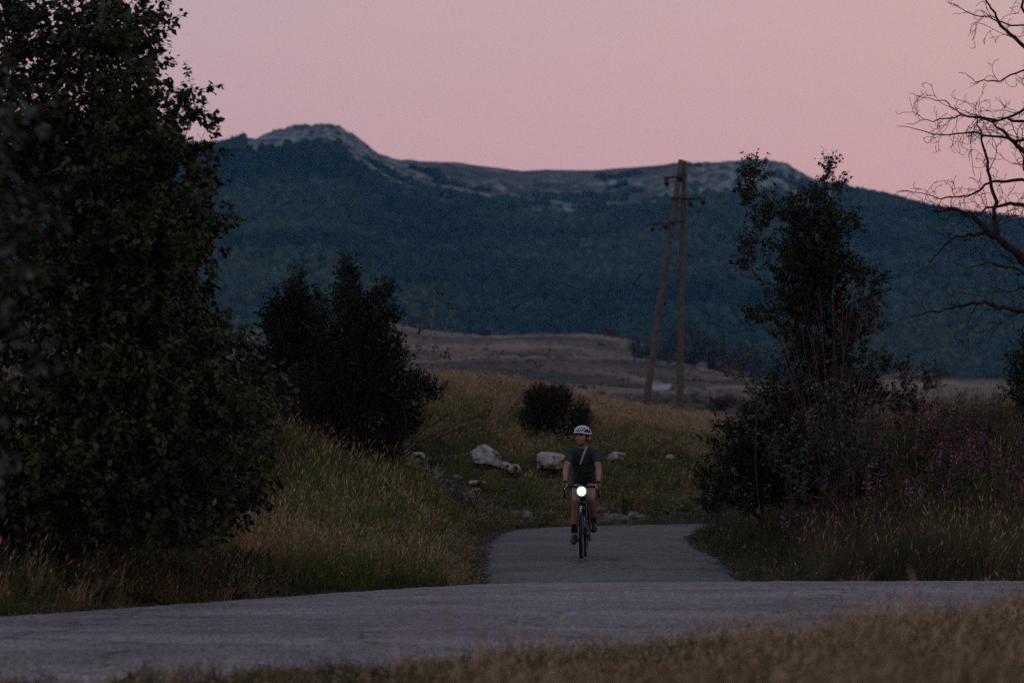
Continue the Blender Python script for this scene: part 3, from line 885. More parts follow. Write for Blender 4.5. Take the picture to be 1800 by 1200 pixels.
def skeleton(base, shoots, trunk_pts, r):
    """connect every shoot to the nearest lower node; returns tubes (pts) with radii"""
    nodes = [np.array(p, float) for p in trunk_pts]
    parent = [-1] + list(range(len(nodes) - 1))
    b = np.array(base)
    order = np.argsort([np.linalg.norm(s[0] - b) for s in shoots])
    tips = []
    arr = np.array(nodes)
    for k in order:
        s0, s1 = shoots[k]
        d = arr - s0
        dist = np.sqrt((d ** 2).sum(1))
        cost = dist + 1.2 * np.maximum(0, d[:, 2] + .15 * dist)
        j = int(np.argmin(cost))
        p0 = arr[j]; L_ = np.linalg.norm(s0 - p0)
        prev = j
        ns = max(1, min(4, int(L_ / .25)))
        for q in range(1, ns + 1):
            t = q / ns
            p = p0 * (1 - t) + s0 * t + r.normal(0, .05 * L_ / ns, 3) + np.array([0, 0, .08 * L_ * math.sin(math.pi * t)])
            nodes.append(p); parent.append(prev); prev = len(nodes) - 1
        mid = s0 * .5 + s1 * .5 + r.normal(0, .03 * np.linalg.norm(s1 - s0), 3)
        nodes.append(mid); parent.append(prev); prev = len(nodes) - 1
        nodes.append(np.array(s1)); parent.append(prev)
        arr = np.array(nodes)
    cnt = np.zeros(len(nodes))
    ch = np.zeros(len(nodes))
    for i in range(len(nodes)): 
        pass
    for i in range(len(nodes) - 1, -1, -1):
        if cnt[i] == 0: cnt[i] = 1
        if parent[i] >= 0: cnt[parent[i]] += cnt[i]
    return arr, np.array(parent), cnt
def tubes(name, arr, par, cnt, r0, rmax, mat, k=5, pw=.42):
    """one prism per segment, vectorised"""
    i = np.where(par >= 0)[0]; p = par[i]
    a, b = arr[p], arr[i]
    ra = np.minimum(rmax, r0 * cnt[p] ** pw); rb = np.minimum(rmax, r0 * cnt[i] ** pw)
    ra = np.minimum(ra, rb * 1.35)
    t = b - a; ln = np.linalg.norm(t, axis=1, keepdims=True) + 1e-9; t = t / ln
    b = b + t * rb[:, None] * .4
    up = np.where(np.abs(t[:, 2:3]) < .9, np.array([[0, 0, 1.]]), np.array([[1., 0, 0]]))
    s = np.cross(t, up); s /= np.linalg.norm(s, axis=1, keepdims=True); w = np.cross(s, t)
    V = []
    for pos, rad in ((a, ra), (b, rb)):
        for q in range(k):
            th = 2 * math.pi * q / k
            V.append(pos + rad[:, None] * (math.cos(th) * s + math.sin(th) * w))
    V = np.stack(V, 1)
    n = len(i); o = np.arange(n)[:, None] * 2 * k
    F = np.concatenate([o + np.array([[q, (q + 1) % k, k + (q + 1) % k, k + q]]) for q in range(k)], 1).reshape(-1, 4)
    return new_mesh(name, V.reshape(-1, 3), F, mat)
m_bark = M('bark', (.060, .050, .042), .9, .15, c2=(.12, .10, .085), scale=14, bump=.6, bscale=40)
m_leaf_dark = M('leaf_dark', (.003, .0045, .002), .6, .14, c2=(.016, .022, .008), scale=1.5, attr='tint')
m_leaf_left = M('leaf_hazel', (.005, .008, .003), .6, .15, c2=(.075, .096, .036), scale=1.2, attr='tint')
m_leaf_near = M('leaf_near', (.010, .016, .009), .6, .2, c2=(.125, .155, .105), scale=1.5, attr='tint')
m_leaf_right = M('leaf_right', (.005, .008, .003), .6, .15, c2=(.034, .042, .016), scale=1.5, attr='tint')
m_leaf_grey = M('leaf_silver', (.025, .034, .030), .6, .2, c2=(.095, .115, .110), scale=2, attr='tint')
m_leaf_yel = M('leaf_yellowish', (.05, .055, .022), .6, .2, c2=(.20, .17, .08), scale=4, attr='tint')
m_leaf_brown = M('leaf_withered', (.060, .022, .018), .8, .2, c2=(.13, .05, .035), scale=4, attr='tint')
m_juniper = M('juniper_needles', (.005, .008, .004), .75, .1, c2=(.018, .025, .011), scale=2, attr='tint')

def plant(name, label, cat, base, blobs, Y, n_shoots, slen, lsize, nleaf, mat, group=None, up=.6, out=.5, r0=.0022, rmax=.09,
          wid=.30, trunk_top=None, seed=1, crown='crown', trunkn='trunk', parts=0, Yd=None, bark=None, droop=.35, shell=.45, leafless=0.0, stems=1):
    """blobs: (px, py, rx, ry) in photo pixels at distance Y plus depth radius factor"""
    r = np.random.default_rng(seed)
    root = empty(name, base)
    tag(root, label, cat, group)
    bb = np.array(base)
    B = []
    for q in blobs:
        px, py, rx, ry = q[:4]
        yy = Y + (q[5] if len(q) > 5 else 0)
        c = np.array(P(px, py, yy)); sx = rx / FPX * yy; sz = ry / FPX * yy
        sy = (q[4] if len(q) > 4 else .8) * sx if Yd is None else Yd
        B.append((c, np.array([sx, sy, sz])))
    vol = np.array([s[0] * s[2] for c, s in B]); vol /= vol.sum()
    shoots = []
    for _ in range(n_shoots):
        i = r.choice(len(B), p=vol); c, s = B[i]
        d = r.normal(0, 1, 3); d /= np.linalg.norm(d); rad = r.random() ** shell
        p = c + d * rad * s
        L_ = slen * r.uniform(.6, 1.3)
        dirv = out * d * np.array([1, .8, .8]) + np.array([0, 0, up]) + r.normal(0, .3, 3)
        dirv /= np.linalg.norm(dirv)
        if p[2] < bb[2] + .08: p[2] = bb[2] + .08 + r.random() * .25
        shoots.append((p - dirv * L_ * .4, p + dirv * L_ * .6))
    top = np.array(trunk_top) if trunk_top is not None else B[int(np.argmax([c[2] for c, s in B]))][0]
    tp = []
    for st in range(stems):
        pass
    n_t = 8
    for t in np.linspace(0, 1, n_t):
        tp.append(bb * (1 - t) + top * t + np.array([.06 * math.sin(5 * t + seed), .06 * math.cos(4 * t), 0]) * (t > 0))
    arr, par, cnt = skeleton(bb, shoots, tp, r)
    me = tubes(trunkn, arr - bb, par, cnt, r0, rmax, bark or m_bark)
    obj(trunkn, me, root)
    pos, dr, nm, sz = [], [], [], []
    for (a, b) in shoots:
        if r.random() < leafless: continue
        k = max(2, int(nleaf * r.uniform(.7, 1.3)))
        ax = (b - a); ln = np.linalg.norm(ax); ax = ax / ln
        t = r.uniform(.05, 1.05, k)
        pp = a + (b - a) * t[:, None] + r.normal(0, lsize * .25, (k, 3))
        o_ = r.normal(0, 1, (k, 3)); o_ -= (o_ @ ax)[:, None] * ax; o_ /= np.linalg.norm(o_, axis=1, keepdims=True)
        dd = o_ * .8 + ax * .6 + np.array([0, 0, -droop]) + r.normal(0, .2, (k, 3))
        n_ = np.array([0, 0, 1.0]) + r.normal(0, .55, (k, 3))
        pos.append(pp); dr.append(dd); nm.append(n_); sz.append(lsize * r.uniform(.55, 1.15, k))
    pos = np.concatenate(pos) - bb; dr = np.concatenate(dr); nm = np.concatenate(nm); sz = np.concatenate(sz)
    if parts:
        # the leaves that show largest and nearest become single leaves
        w = pos + bb
        px = 900 + FPX * w[:, 0] / w[:, 1]; py = HORY - (w[:, 2] - CAMZ) * FPX / w[:, 1]
        inview = (px > 0) & (px < 1800) & (py > 0) & (py < 1200)
        score = np.where(inview, w[:, 1] - 8 * sz, 1e9)
        o_ = np.argsort(score)[:parts]
        one = leaf_mesh('leaf', np.zeros((1, 3)), np.array([[0, 1., 0]]), np.array([[0, 0, 1.]]), np.array([1.0]), wid, mat)
        for q in o_:
            d = Vector(dr[q]).normalized(); n_ = Vector(nm[q]); s = d.cross(n_).normalized(); u = s.cross(d)
            lo = obj('leaf', one, root)
            mt = Matrix((s, d, u)).transposed().to_4x4()
            lo.matrix_local = Matrix.Translation(Vector(pos[q])) @ mt @ Matrix.Diagonal((sz[q], sz[q], sz[q], 1))
        keep = np.ones(len(pos), bool); keep[o_] = False
        pos, dr, nm, sz = pos[keep], dr[keep], nm[keep], sz[keep]
    co = obj(crown, leaf_mesh(crown, pos, dr, nm, sz, wid, mat), root)
    if parts: co['kind'] = 'stuff'
    return root
def gb(px, Y, dz=0):
    x = (px - 900) / FPX * Y
    return (x, Y, Hs(x, Y) + dz)

# big broad-leaved tree at the left, in front of the bank
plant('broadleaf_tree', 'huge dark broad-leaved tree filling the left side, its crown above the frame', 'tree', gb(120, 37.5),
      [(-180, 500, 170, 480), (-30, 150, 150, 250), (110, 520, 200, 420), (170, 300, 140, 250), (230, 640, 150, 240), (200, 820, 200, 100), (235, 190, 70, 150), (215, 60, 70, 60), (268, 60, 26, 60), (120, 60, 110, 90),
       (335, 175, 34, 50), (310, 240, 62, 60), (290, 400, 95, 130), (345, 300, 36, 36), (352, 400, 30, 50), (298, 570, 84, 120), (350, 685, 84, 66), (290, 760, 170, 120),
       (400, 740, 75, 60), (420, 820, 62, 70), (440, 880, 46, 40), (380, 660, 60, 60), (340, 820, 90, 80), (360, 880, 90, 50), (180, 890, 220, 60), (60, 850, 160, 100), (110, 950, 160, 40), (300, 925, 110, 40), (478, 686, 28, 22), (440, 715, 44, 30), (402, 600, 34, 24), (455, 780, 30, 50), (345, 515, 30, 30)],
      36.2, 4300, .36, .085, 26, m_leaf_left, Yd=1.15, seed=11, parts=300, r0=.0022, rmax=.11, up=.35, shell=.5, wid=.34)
# near shrub whose out-of-focus leaves hang in at the left edge
plant('near_tree', 'out-of-focus branches with pale green leaves hanging in close at the left edge', 'tree', (-3.35, 16.6, Hs(-3.35, 16.6)),
      [(-420, 350, 360, 420), (-150, 380, 190, 360), (-60, 300, 100, 330), (-70, 640, 110, 200), (-100, 850, 110, 80)],
      16.5, 620, .34, .075, 12, m_leaf_near, Yd=.5, seed=12, parts=200, r0=.002, rmax=.07, up=.3)
# pair of dark trees on the left bank
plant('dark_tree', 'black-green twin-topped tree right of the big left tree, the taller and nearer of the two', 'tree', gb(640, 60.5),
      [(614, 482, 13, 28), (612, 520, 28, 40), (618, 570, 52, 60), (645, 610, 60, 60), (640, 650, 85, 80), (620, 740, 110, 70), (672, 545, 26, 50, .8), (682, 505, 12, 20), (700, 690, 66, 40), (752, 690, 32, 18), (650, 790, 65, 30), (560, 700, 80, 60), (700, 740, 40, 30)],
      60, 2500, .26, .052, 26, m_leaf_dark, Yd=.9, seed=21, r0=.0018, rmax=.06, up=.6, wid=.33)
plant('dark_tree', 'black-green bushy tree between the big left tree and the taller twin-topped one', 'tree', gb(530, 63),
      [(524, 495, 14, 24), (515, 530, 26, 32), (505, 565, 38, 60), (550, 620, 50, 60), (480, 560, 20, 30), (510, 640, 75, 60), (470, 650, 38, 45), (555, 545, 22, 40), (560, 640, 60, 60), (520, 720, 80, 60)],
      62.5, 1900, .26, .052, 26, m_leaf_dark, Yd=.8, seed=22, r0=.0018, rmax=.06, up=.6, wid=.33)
# juniper on the back bank
plant('juniper_bush', 'dense round dark juniper bush on the hillside above the cyclist', 'bush', gb(965, 88),
      [(965, 715, 48, 40), (945, 700, 26, 26), (985, 700, 24, 26), (1022, 730, 19, 32), (940, 740, 30, 26), (1000, 755, 40, 22)],
      88, 1500, .16, .05, 26, m_juniper, Yd=.55, seed=23, r0=.002, rmax=.05, up=.8, wid=.16, trunkn='stem', crown='foliage')
# tree on the right
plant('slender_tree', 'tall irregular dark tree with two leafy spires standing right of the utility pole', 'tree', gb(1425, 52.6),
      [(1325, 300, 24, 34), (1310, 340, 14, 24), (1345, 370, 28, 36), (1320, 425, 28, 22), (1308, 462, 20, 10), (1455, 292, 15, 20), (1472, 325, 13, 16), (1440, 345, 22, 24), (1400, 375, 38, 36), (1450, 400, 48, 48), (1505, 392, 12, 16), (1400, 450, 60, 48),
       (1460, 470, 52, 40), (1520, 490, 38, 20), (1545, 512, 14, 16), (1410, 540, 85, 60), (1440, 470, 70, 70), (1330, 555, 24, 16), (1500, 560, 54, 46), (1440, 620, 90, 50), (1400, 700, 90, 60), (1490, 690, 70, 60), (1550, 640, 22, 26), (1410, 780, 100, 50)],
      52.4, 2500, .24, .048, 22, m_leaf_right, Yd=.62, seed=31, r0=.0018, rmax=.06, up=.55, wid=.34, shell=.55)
plant('low_shrub', 'low dark spreading shrub at the foot of the slender right tree, beside the road', 'bush', gb(1330, 51.5),
      [(1290, 800, 40, 34), (1350, 780, 70, 70), (1265, 850, 34, 28), (1400, 830, 110, 60), (1480, 830, 90, 50), (1248, 885, 24, 16), (1310, 870, 60, 26), (1340, 740, 30, 30), (1280, 752, 30, 12), (1256, 776, 24, 8), (1240, 830, 22, 8)],
      50.8, 1500, .24, .048, 20, m_leaf_dark, Yd=.6, seed=32, r0=.0018, rmax=.03, up=.35, trunkn='stem', crown='foliage')
plant('silver_shrub', 'shrub with round silvery grey leaves in front of the slender right tree', 'bush', gb(1470, 50.2),
      [(1475, 700, 36, 44), (1500, 660, 18, 20), (1440, 760, 60, 38), (1500, 780, 60, 60), (1380, 790, 50, 40), (1430, 840, 80, 34)],
      49.6, 230, .28, .055, 12, m_leaf_grey, Yd=.4, seed=33, r0=.0018, rmax=.02, up=.7, wid=.36, trunkn='stem', crown='foliage')
plant('yellowish_sapling', 'spindly sapling with yellowish leaves leaning out left of the slender right tree', 'sapling', gb(1352, 50.4),
      [(1278, 650, 17, 14), (1312, 620, 12, 22), (1308, 655, 14, 16), (1325, 680, 14, 24), (1345, 720, 16, 30)],
      50, 34, .22, .055, 11, m_leaf_yel, Yd=.15, seed=34, r0=.002, rmax=.012, up=.4, trunk_top=P(1320, 680, 50), wid=.22, trunkn='stem', crown='foliage')
plant('dark_shrub', 'small dark shrub behind the pale boulder on the right bank', 'bush', gb(1610, 58),
      [(1600, 660, 28, 36), (1632, 665, 14, 30), (1570, 700, 40, 30), (1608, 710, 30, 26)],
      57.5, 130, .22, .05, 15, m_leaf_dark, Yd=.4, seed=35, r0=.0018, rmax=.02, up=.7, trunkn='stem', crown='foliage')
plant('dark_shrub', 'dark leafy shrub at the right edge under the bare tree', 'bush', gb(1815, 56),
      [(1800, 640, 30, 46), (1830, 600, 40, 40), (1850, 700, 60, 50), (1790, 690, 24, 26)],
      55.5, 420, .24, .055, 18, m_leaf_right, Yd=.5, seed=36, r0=.0018, rmax=.03, up=.6, trunkn='stem', crown='foliage')
# small weeds among the scree on the left of the side road
plant('weed_bush', 'low green weed bush on the rubble slope left of the side road', 'bush', gb(820, 71.5),
      [(830, 880, 34, 20), (800, 870, 26, 16)], 71.3, 70, .14, .04, 12, m_leaf_right, Yd=.3, seed=37, r0=.0016, rmax=.012, up=.7, trunkn='stem', crown='foliage')
plant('weed_bush', 'low green weed bush below the thin bare sapling', 'bush', gb(765, 77),
      [(765, 815, 26, 14), (750, 828, 18, 12)], 77, 50, .14, .04, 12, m_leaf_right, Yd=.3, seed=38, r0=.0016, rmax=.012, up=.7, trunkn='stem', crown='foliage')

# distant trees and shrubs on the pasture
m_far_tree = M('far_tree_leaf', (.018, .026, .014), .8, .2, c2=(.045, .055, .028), scale=.3, attr='tint')
def far_bush(name, label, px, py, w, h, Y, seed, group=None, cat='bush'):
    x = (px - 900) / FPX * Y
    base = (x, Y, Hs(x, Y) - .1)
    n = 5 + seed % 3
    r = np.random.default_rng(seed)
    bl = [(px + r.uniform(-.3, .3) * w, py + r.uniform(-.2, .3) * h, w * r.uniform(.22, .34), h * r.uniform(.24, .36)) for _ in range(n)]
    ls = w / FPX * Y * .06
    plant(name, label, cat, base, bl, Y, 150, w / FPX * Y * .14, ls, 12, m_far_tree, group=group, seed=seed, r0=.004 * Y / 60, rmax=.02 * Y / 60, wid=.4, shell=.3,
          trunkn='trunk' if cat == 'tree' else 'stem', crown='crown' if cat == 'tree' else 'foliage')
far_bush('round_bush', 'dark round bush on the pasture just right of the utility pole', 1268, 708, 56, 34, 330, 51)
far_bush('round_bush', 'smaller dark bush on the pasture beside the larger round one', 1310, 716, 34, 26, 330, 52)
far_bush('lone_tree', 'small round tree alone on the pale pasture crest left of the utility pole', 852, 582, 22, 16, 1385, 53, cat='tree')
far_bush('lone_tree', 'small round tree on the far crest just left of the dark thicket', 1070, 580, 26, 22, 1390, 54, cat='tree')
far_bush('lone_tree', 'dark round tree at the forest foot near the right edge', 1738, 672, 30, 26, 1350, 56, cat='tree')
far_bush('lone_tree', 'dark bush beside the pale track on the far right pasture', 1655, 655, 34, 24, 1300, 57, cat='tree')
TL = ['leftmost and outermost tree of the dark thicket behind the utility pole', 'second tree from the left in the dark thicket, left of the pole',
      'thicket tree seen between the two timbers of the utility pole', 'thicket tree right behind the upright timber of the utility pole',
      'thicket tree just right of the upright timber of the utility pole', 'tall thicket tree in the middle of the stand right of the pole',
      'thicket tree right of the tallest one, above the round pasture bushes', 'thicket tree left of the yellowish sapling', 'thicket tree partly behind the yellowish sapling',
      'low front bush of the thicket left of the upright pole timber', 'low front bush of the thicket right of the upright pole timber', 'low front bush at the right end of the thicket edge',
      'thicket tree half hidden behind the left side of the slender right tree', 'rightmost thicket tree, glimpsed through the slender right tree']
for i, (px, py, w, h) in enumerate([(1118, 612, 40, 50), (1146, 606, 44, 50), (1172, 614, 40, 48), (1196, 604, 50, 60), (1222, 606, 50, 66), (1250, 610, 50, 70), (1276, 620, 46, 66), (1302, 628, 46, 62), (1330, 640, 50, 60), (1160, 628, 40, 36), (1210, 632, 44, 36), (1260, 645, 44, 36), (1362, 652, 50, 56), (1394, 662, 50, 50)]):
    far_bush('thicket_tree', TL[i], px, py, w, h, 1290 + (i % 3) * 18, 60 + i, group='trees of the dark thicket behind the utility pole', cat='tree')

# ------------------------------------------------------------------ bare trees
def twigs_from(pl, rads, Y, r, depth, spawn, lenf, out_arr, side_bias=None, curl=.25, ydev=.25, rmin=.0032):
    """pl (n,3) polyline; makes child twigs recursively; out_arr collects (polyline, radii)"""
    out_arr.append((pl, rads))
    if depth == 0: return
    seg = np.linalg.norm(np.diff(pl, axis=0), axis=1); tot = seg.sum(); cs = np.r_[0, np.cumsum(seg)]
    n = max(1, int(tot * spawn))
    for _ in range(n):
        t = r.uniform(.12, 1.0) * tot
        i = min(len(seg) - 1, int(np.searchsorted(cs, t) - 1)); a = (t - cs[i]) / seg[i]
        p = pl[i] * (1 - a) + pl[i + 1] * a
        d = (pl[i + 1] - pl[i]) / seg[i]
        rad = (rads[i] * (1 - a) + rads[i + 1] * a)
        sgn = r.choice([-1, 1])
        ang = sgn * r.uniform(.45, 1.15)
        d2 = np.array([d[0] * math.cos(ang) - d[2] * math.sin(ang), d[1] + r.normal(0, ydev), d[0] * math.sin(ang) + d[2] * math.cos(ang)])
        d2 += np.array([-.25, 0, .08]) if side_bias is None else np.array(side_bias)
        d2 /= np.linalg.norm(d2)
        L_ = lenf * r.uniform(.35, 1.2) * (.55 + .45 * (1 - t / tot)) 
        m = 6
        pts = [p]; cd = d2; k = r.choice([-1, 1]) * curl
        for q in range(m):
            th = k * r.uniform(.3, 1.4) + r.normal(0, .22)
            cd = np.array([cd[0] * math.cos(th) - cd[2] * math.sin(th), cd[1] * .9 + r.normal(0, .08), cd[0] * math.sin(th) + cd[2] * math.cos(th)])
            cd[2] += .05; cd /= np.linalg.norm(cd)
            pts.append(pts[-1] + cd * L_ / m)
        rr0 = min(rad * .62, .002 + L_ * .0085); 
        rr = [max(rmin, rr0 * (1 - .8 * q / m)) for q in range(m + 1)]
        twigs_from(np.array(pts), rr, Y, r, depth - 1, spawn * 1.35, lenf * .52, out_arr, side_bias, curl, ydev, rmin)
def mesh_lines(name, lines, mat, off, k=5):
    mb = MB()
    for pl, rr in lines:
        mb.tube(pl - off, list(rr), k if rr[0] > .006 else 3, cap=False)
    return mb.mesh(name, mat)
m_dead = M('dead_bark', (.020, .015, .014), .9, .1, c2=(.050, .038, .034), scale=20, bump=.5, bscale=60)
def dead_tree():
    Y = 44.0
    r = np.random.default_rng(5)
    base = np.array(gb(1985, Y + .4))
    root = empty('bare_tree', base)
    tag(root, 'leafless dead tree reaching in from the right edge against the pink sky', 'tree')
    def pl(pts, r0, r1, dy=0):
        a = np.array([P(x, y, Y + dy + (q[0] if q else 0)) for x, y, *q in pts])
        n = 4; t = np.linspace(0, len(a) - 1, (len(a) - 1) * n + 1)
        b = np.stack([np.interp(t, range(len(a)), a[:, c]) for c in range(3)], 1)
        b += r.normal(0, .012, b.shape)
        return b, list(np.linspace(r0, r1, len(b)))
    trunk = pl([(1985, 1010, .4), (1975, 800, .3), (1950, 640, .1), (1905, 545), (1850, 490), (1880, 300), (1900, 100, .3), (1900, -120, .3)], .15, .07)
    lines = []
    twigs_from(np.array(trunk[0]), trunk[1], Y, r, 0, 0, 0, lines)
    limbs = [
        ([(1850, 490), (1800, 460), (1770, 432), (1738, 408), (1705, 380), (1676, 366), (1640, 372)], .062, .009, .9, 3),
        ([(1760, 430), (1752, 400), (1745, 340), (1735, 285), (1722, 230), (1712, 205)], .030, .006, .6, 3),
        ([(1735, 408), (1700, 412), (1665, 425), (1640, 455), (1620, 480)], .022, .003, .5, 2),
        ([(1880, 400), (1820, 360), (1775, 358), (1735, 366), (1690, 385)], .035, .006, .6, 3),
        ([(1880, 340), (1830, 318), (1780, 318), (1745, 320), (1700, 345), (1655, 350), (1592, 333)], .026, .003, .6, 3),
        ([(1890, 330), (1840, 290), (1800, 265), (1765, 235), (1742, 215)], .045, .010, .7, 3),
        ([(1880, 240), (1800, 213), (1740, 208), (1690, 205), (1640, 212), (1592, 218)], .020, .003, .6, 3),
        ([(1890, 260), (1800, 246), (1740, 240), (1700, 235), (1640, 232), (1575, 220)], .020, .003, .6, 3),
        ([(1890, 190), (1800, 195), (1745, 215), (1690, 200), (1660, 178), (1610, 168)], .018, .003, .6, 3),
        ([(1900, 180), (1850, 135), (1800, 125), (1755, 142), (1715, 145), (1690, 125)], .016, .003, .45, 2),
        ([(1900, 160), (1840, 120), (1790, 75), (1760, 45), (1745, 15), (1725, -15)], .032, .008, .6, 3),
        ([(1860, 60), (1800, 48), (1750, 35), (1700, 22), (1668, 5)], .013, .003, .5, 2),
        ([(1900, 120), (1850, 60), (1800, 20), (1790, -20)], .03, .012, .5, 2),
        ([(1900, 570), (1850, 556), (1800, 548), (1755, 540), (1725, 530), (1690, 538), (1650, 545), (1600, 555)], .040, .006, .75, 3),
        ([(1880, 520), (1830, 500), (1780, 470), (1740, 462), (1700, 470), (1660, 458)], .020, .003, .6, 3),
        ([(1880, 600), (1840, 520), (1800, 505), (1770, 515), (1735, 500)], .016, .003, .5, 2),
        ([(1890, 300), (1840, 335), (1800, 300), (1790, 250), (1775, 200)], .018, .003, .5, 2),
    ]
    limb_ids = []
    for pts, r0, r1, lf, dep in limbs:
        dy = r.normal(0, .35)
        a, rr = pl([(x, y, (0 if x > 1845 else dy * (1850 - x) / 250)) for x, y in pts], r0, r1)
        k0 = len(lines); twigs_from(a, rr, Y, r, dep, 5.6, lf, lines, None, .28, .22)
        limb_ids.append(k0)
    obj('trunk', mesh_lines('trunk', lines[:1], m_dead, base, 9), root)
    nl = 0
    for k in limb_ids: obj('limb', mesh_lines('limb', [lines[k]], m_dead, base, 8), root)
    rest = [q for k, q in enumerate(lines) if k > 0 and k not in limb_ids]
    obj('twig', mesh_lines('twig', rest, m_dead, base), root)['kind'] = 'stuff'
dead_tree()

m_twig_red = M('reddish_twig', (.090, .045, .040), .85, .2, c2=(.15, .085, .075), scale=10)
m_twig_pale = M('pale_twig', (.28, .235, .215), .85, .2, c2=(.16, .13, .12), scale=10)
def stem_shrub(name, label, cat, cpx, cpy, tips, Y, rad, mat, seed, spawn=1.6, lf=.4, depth=2, dy=.4, leaves=None, lmat=None):
    r = np.random.default_rng(seed)
    base = np.array(P(cpx, cpy, Y)); base[2] = Hs(base[0], base[1]) - .02
    root = empty(name, base); tag(root, label, cat)
    lines = []
    for (tx, ty) in tips:
        e = np.array(P(tx, ty, Y + r.normal(0, dy)))
        m = 7; t = np.linspace(0, 1, m + 1)[:, None]
        b0 = base + np.array([r.normal(0, .06), r.normal(0, .06), 0])
        pts = b0 * (1 - t) + e * t
        bow = (e - b0)[0] * .18
        pts[:, 0] += -bow * np.sin(math.pi * t[:, 0]) 
        pts += r.normal(0, .012, pts.shape) * (t > 0)
        rr = [max(.00007 * Y, rad * (1 - .8 * q)) for q in t[:, 0]]
        twigs_from(pts, rr, Y, r, depth, spawn, lf, lines, (0, 0, .35), .12, .2)
    obj('stem', mesh_lines('stem', lines, mat, base, 5), root)
    if leaves:
        ends = np.array([l_[0][-1] for l_ in lines]); ends = ends[r.permutation(len(ends))[:leaves]]
        ls = Y / 63.0; k = 5; pos = np.repeat(ends, k, 0) + r.normal(0, .04 * ls, (len(ends) * k, 3)) - base
        dd = r.normal(0, 1, pos.shape) + np.array([0, 0, -.9]); nn = r.normal(0, 1, pos.shape)
        obj('foliage', leaf_mesh('foliage', pos, dd, nn, r.uniform(.05, .09, len(pos)) * ls, .32, lmat), root)
    return root
r_ = np.random.default_rng(9)
fan = [(1345 + 240 * t + r_.normal(0, 10), 560 - 45 * math.sin(math.pi * t) + 70 * abs(t - .5) * 2 * r_.random() + r_.normal(0, 18)) for t in np.linspace(0, 1, 22)]
stem_shrub('bare_stem_shrub', 'leafless shrub with a fan of thin reddish stems in front of the slender right tree', 'bush', 1465, 830, fan, 49.9, .0065, m_twig_red, 41, 1.5, .35)
fan2 = [(1290, 705), (1262, 690), (1340, 640), (1310, 700), (1300, 740), (1330, 600), (1600, 640), (1640, 610), (1620, 560), (1590, 600), (1660, 650), (1320, 770)]
stem_shrub('bare_stem_shrub', 'leafless shrub of long arching brown stems spreading low beside the slender right tree', 'bush', 1450, 860, fan2, 50.6, .007, m_twig_red, 42, 1.6, .35)
stem_shrub('dry_sapling', 'thin pale sapling with a few withered red-brown leaves right of the dark twin-topped tree', 'sapling', 744, 700,
           [(768, 512), (742, 560), (796, 535), (735, 610), (790, 612)], 98.0, .030, m_twig_pale, 43, .9, .55, 2, .1, 40, m_leaf_brown)
m_straw = M('straw_stem', (.34, .25, .16), .85, .2, c2=(.22, .155, .10), scale=10)
r_ = np.random.default_rng(19)
stem_shrub('dry_grass_clump', 'clump of tall straw-coloured stems leaning right, just left of the juniper bush', 'grass clump', 862, 752,
           [(870 + 42 * r_.random(), 686 + 34 * r_.random()) for _ in range(46)], 90, .006, m_straw, 45, .0, .2, 0, .25)
stem_shrub('fallen_branch', 'dark dead branch lying out over the grass right of the dark twin-topped tree', 'branch', 690, 760,
           [(835, 732), (832, 745), (800, 722), (728, 775)], 62.0, .018, m_dead, 44, 1.0, .3, 1, .1)

# ------------------------------------------------------------------ rocks
def rock_mat():
    m = M('limestone', (.48, .45, .44), .9, .2, c2=(.22, .205, .20), scale=4.5, detail=9, bump=1.0, bscale=9, coord='obj', c3=(.04, .038, .036), s3=4.2, t3=(.55, .64), dist=.09)
    return m
m_rock = rock_mat()
def rock_shape(seed, sub=4, sx=1, sy=1, sz=1, flat=.35):
    v, f = ico(sub)
    r = np.random.default_rng(seed)
    # chop with planes for facets
    for _ in range(14):
        n = r.normal(0, 1, 3); n /= np.linalg.norm(n); h = r.uniform(.55, .85)
        d = v @ n; k = d > h
        v[k] -= np.outer(d[k] - h, n) * .92
    rd = .22 * fbm(v[:, 0] * 2.2 + seed, v[:, 1] * 2.2, v[:, 2] * 2.2, o=5, seed=seed) - .10 * np.maximum(0, .35 - np.abs(fbm(v[:, 0] * 3, v[:, 1] * 3 + seed, v[:, 2] * 3, o=3, seed=seed + 5)) * 4)
    lay_ = np.abs(fbm(v[:, 0] * 1.2 + v[:, 2] * 4.0 + seed, v[:, 1] * 1.2, v[:, 2] * 2.5, o=3, seed=seed + 9))
    rd = rd - .13 * np.exp(-(lay_ / .035) ** 2)
    v = v * (1 + rd)[:, None]
    v[:, 2] = np.where(v[:, 2] < -flat, -flat + (v[:, 2] + flat) * .2, v[:, 2])
    return v * np.array([sx, sy, sz]), f
def boulder(px, py, w, h, Y, label, seed, rz=0, tilt=0, name='boulder', cat='boulder', group=None):
    c = np.array(P(px, py, Y)); sw = w / FPX * Y / 2; sh = h / FPX * Y / 2
    v, f = rock_shape(seed, 5, sw * 1.08, sw * .9, sh * 1.12)
    o = obj(name, new_mesh(name, v, f, m_rock), loc=c)
    g = Hs(c[0], c[1])
    o.location.z = max(g + sh * .30, min(c[2], g + sh * .75))
    o.rotation_euler = (0, tilt, rz)
    tag(o, label, cat, group)
    return o
boulder(857, 799, 58, 50, 81, 'big pale limestone boulder left of the cyclist, the largest of the hillside', 3, .4, .12)
boulder(903, 820, 26, 24, 80.5, 'small grey boulder at the right foot of the biggest one', 4)
boulder(890, 812, 22, 22, 81, 'narrow grey boulder wedged between the biggest one and the small one', 14)
boulder(967, 804, 72, 42, 81, 'wide flat pale boulder just behind the cyclist\'s shoulder', 5, 1.0, .05)
boulder(1083, 788, 36, 26, 84, 'weathered low boulder right of the cyclist\'s shoulder', 6, .2)
boulder(1177, 798, 24, 22, 85.5, 'small pale boulder alone in the grass between cyclist and right shrub', 7, .5, .5)
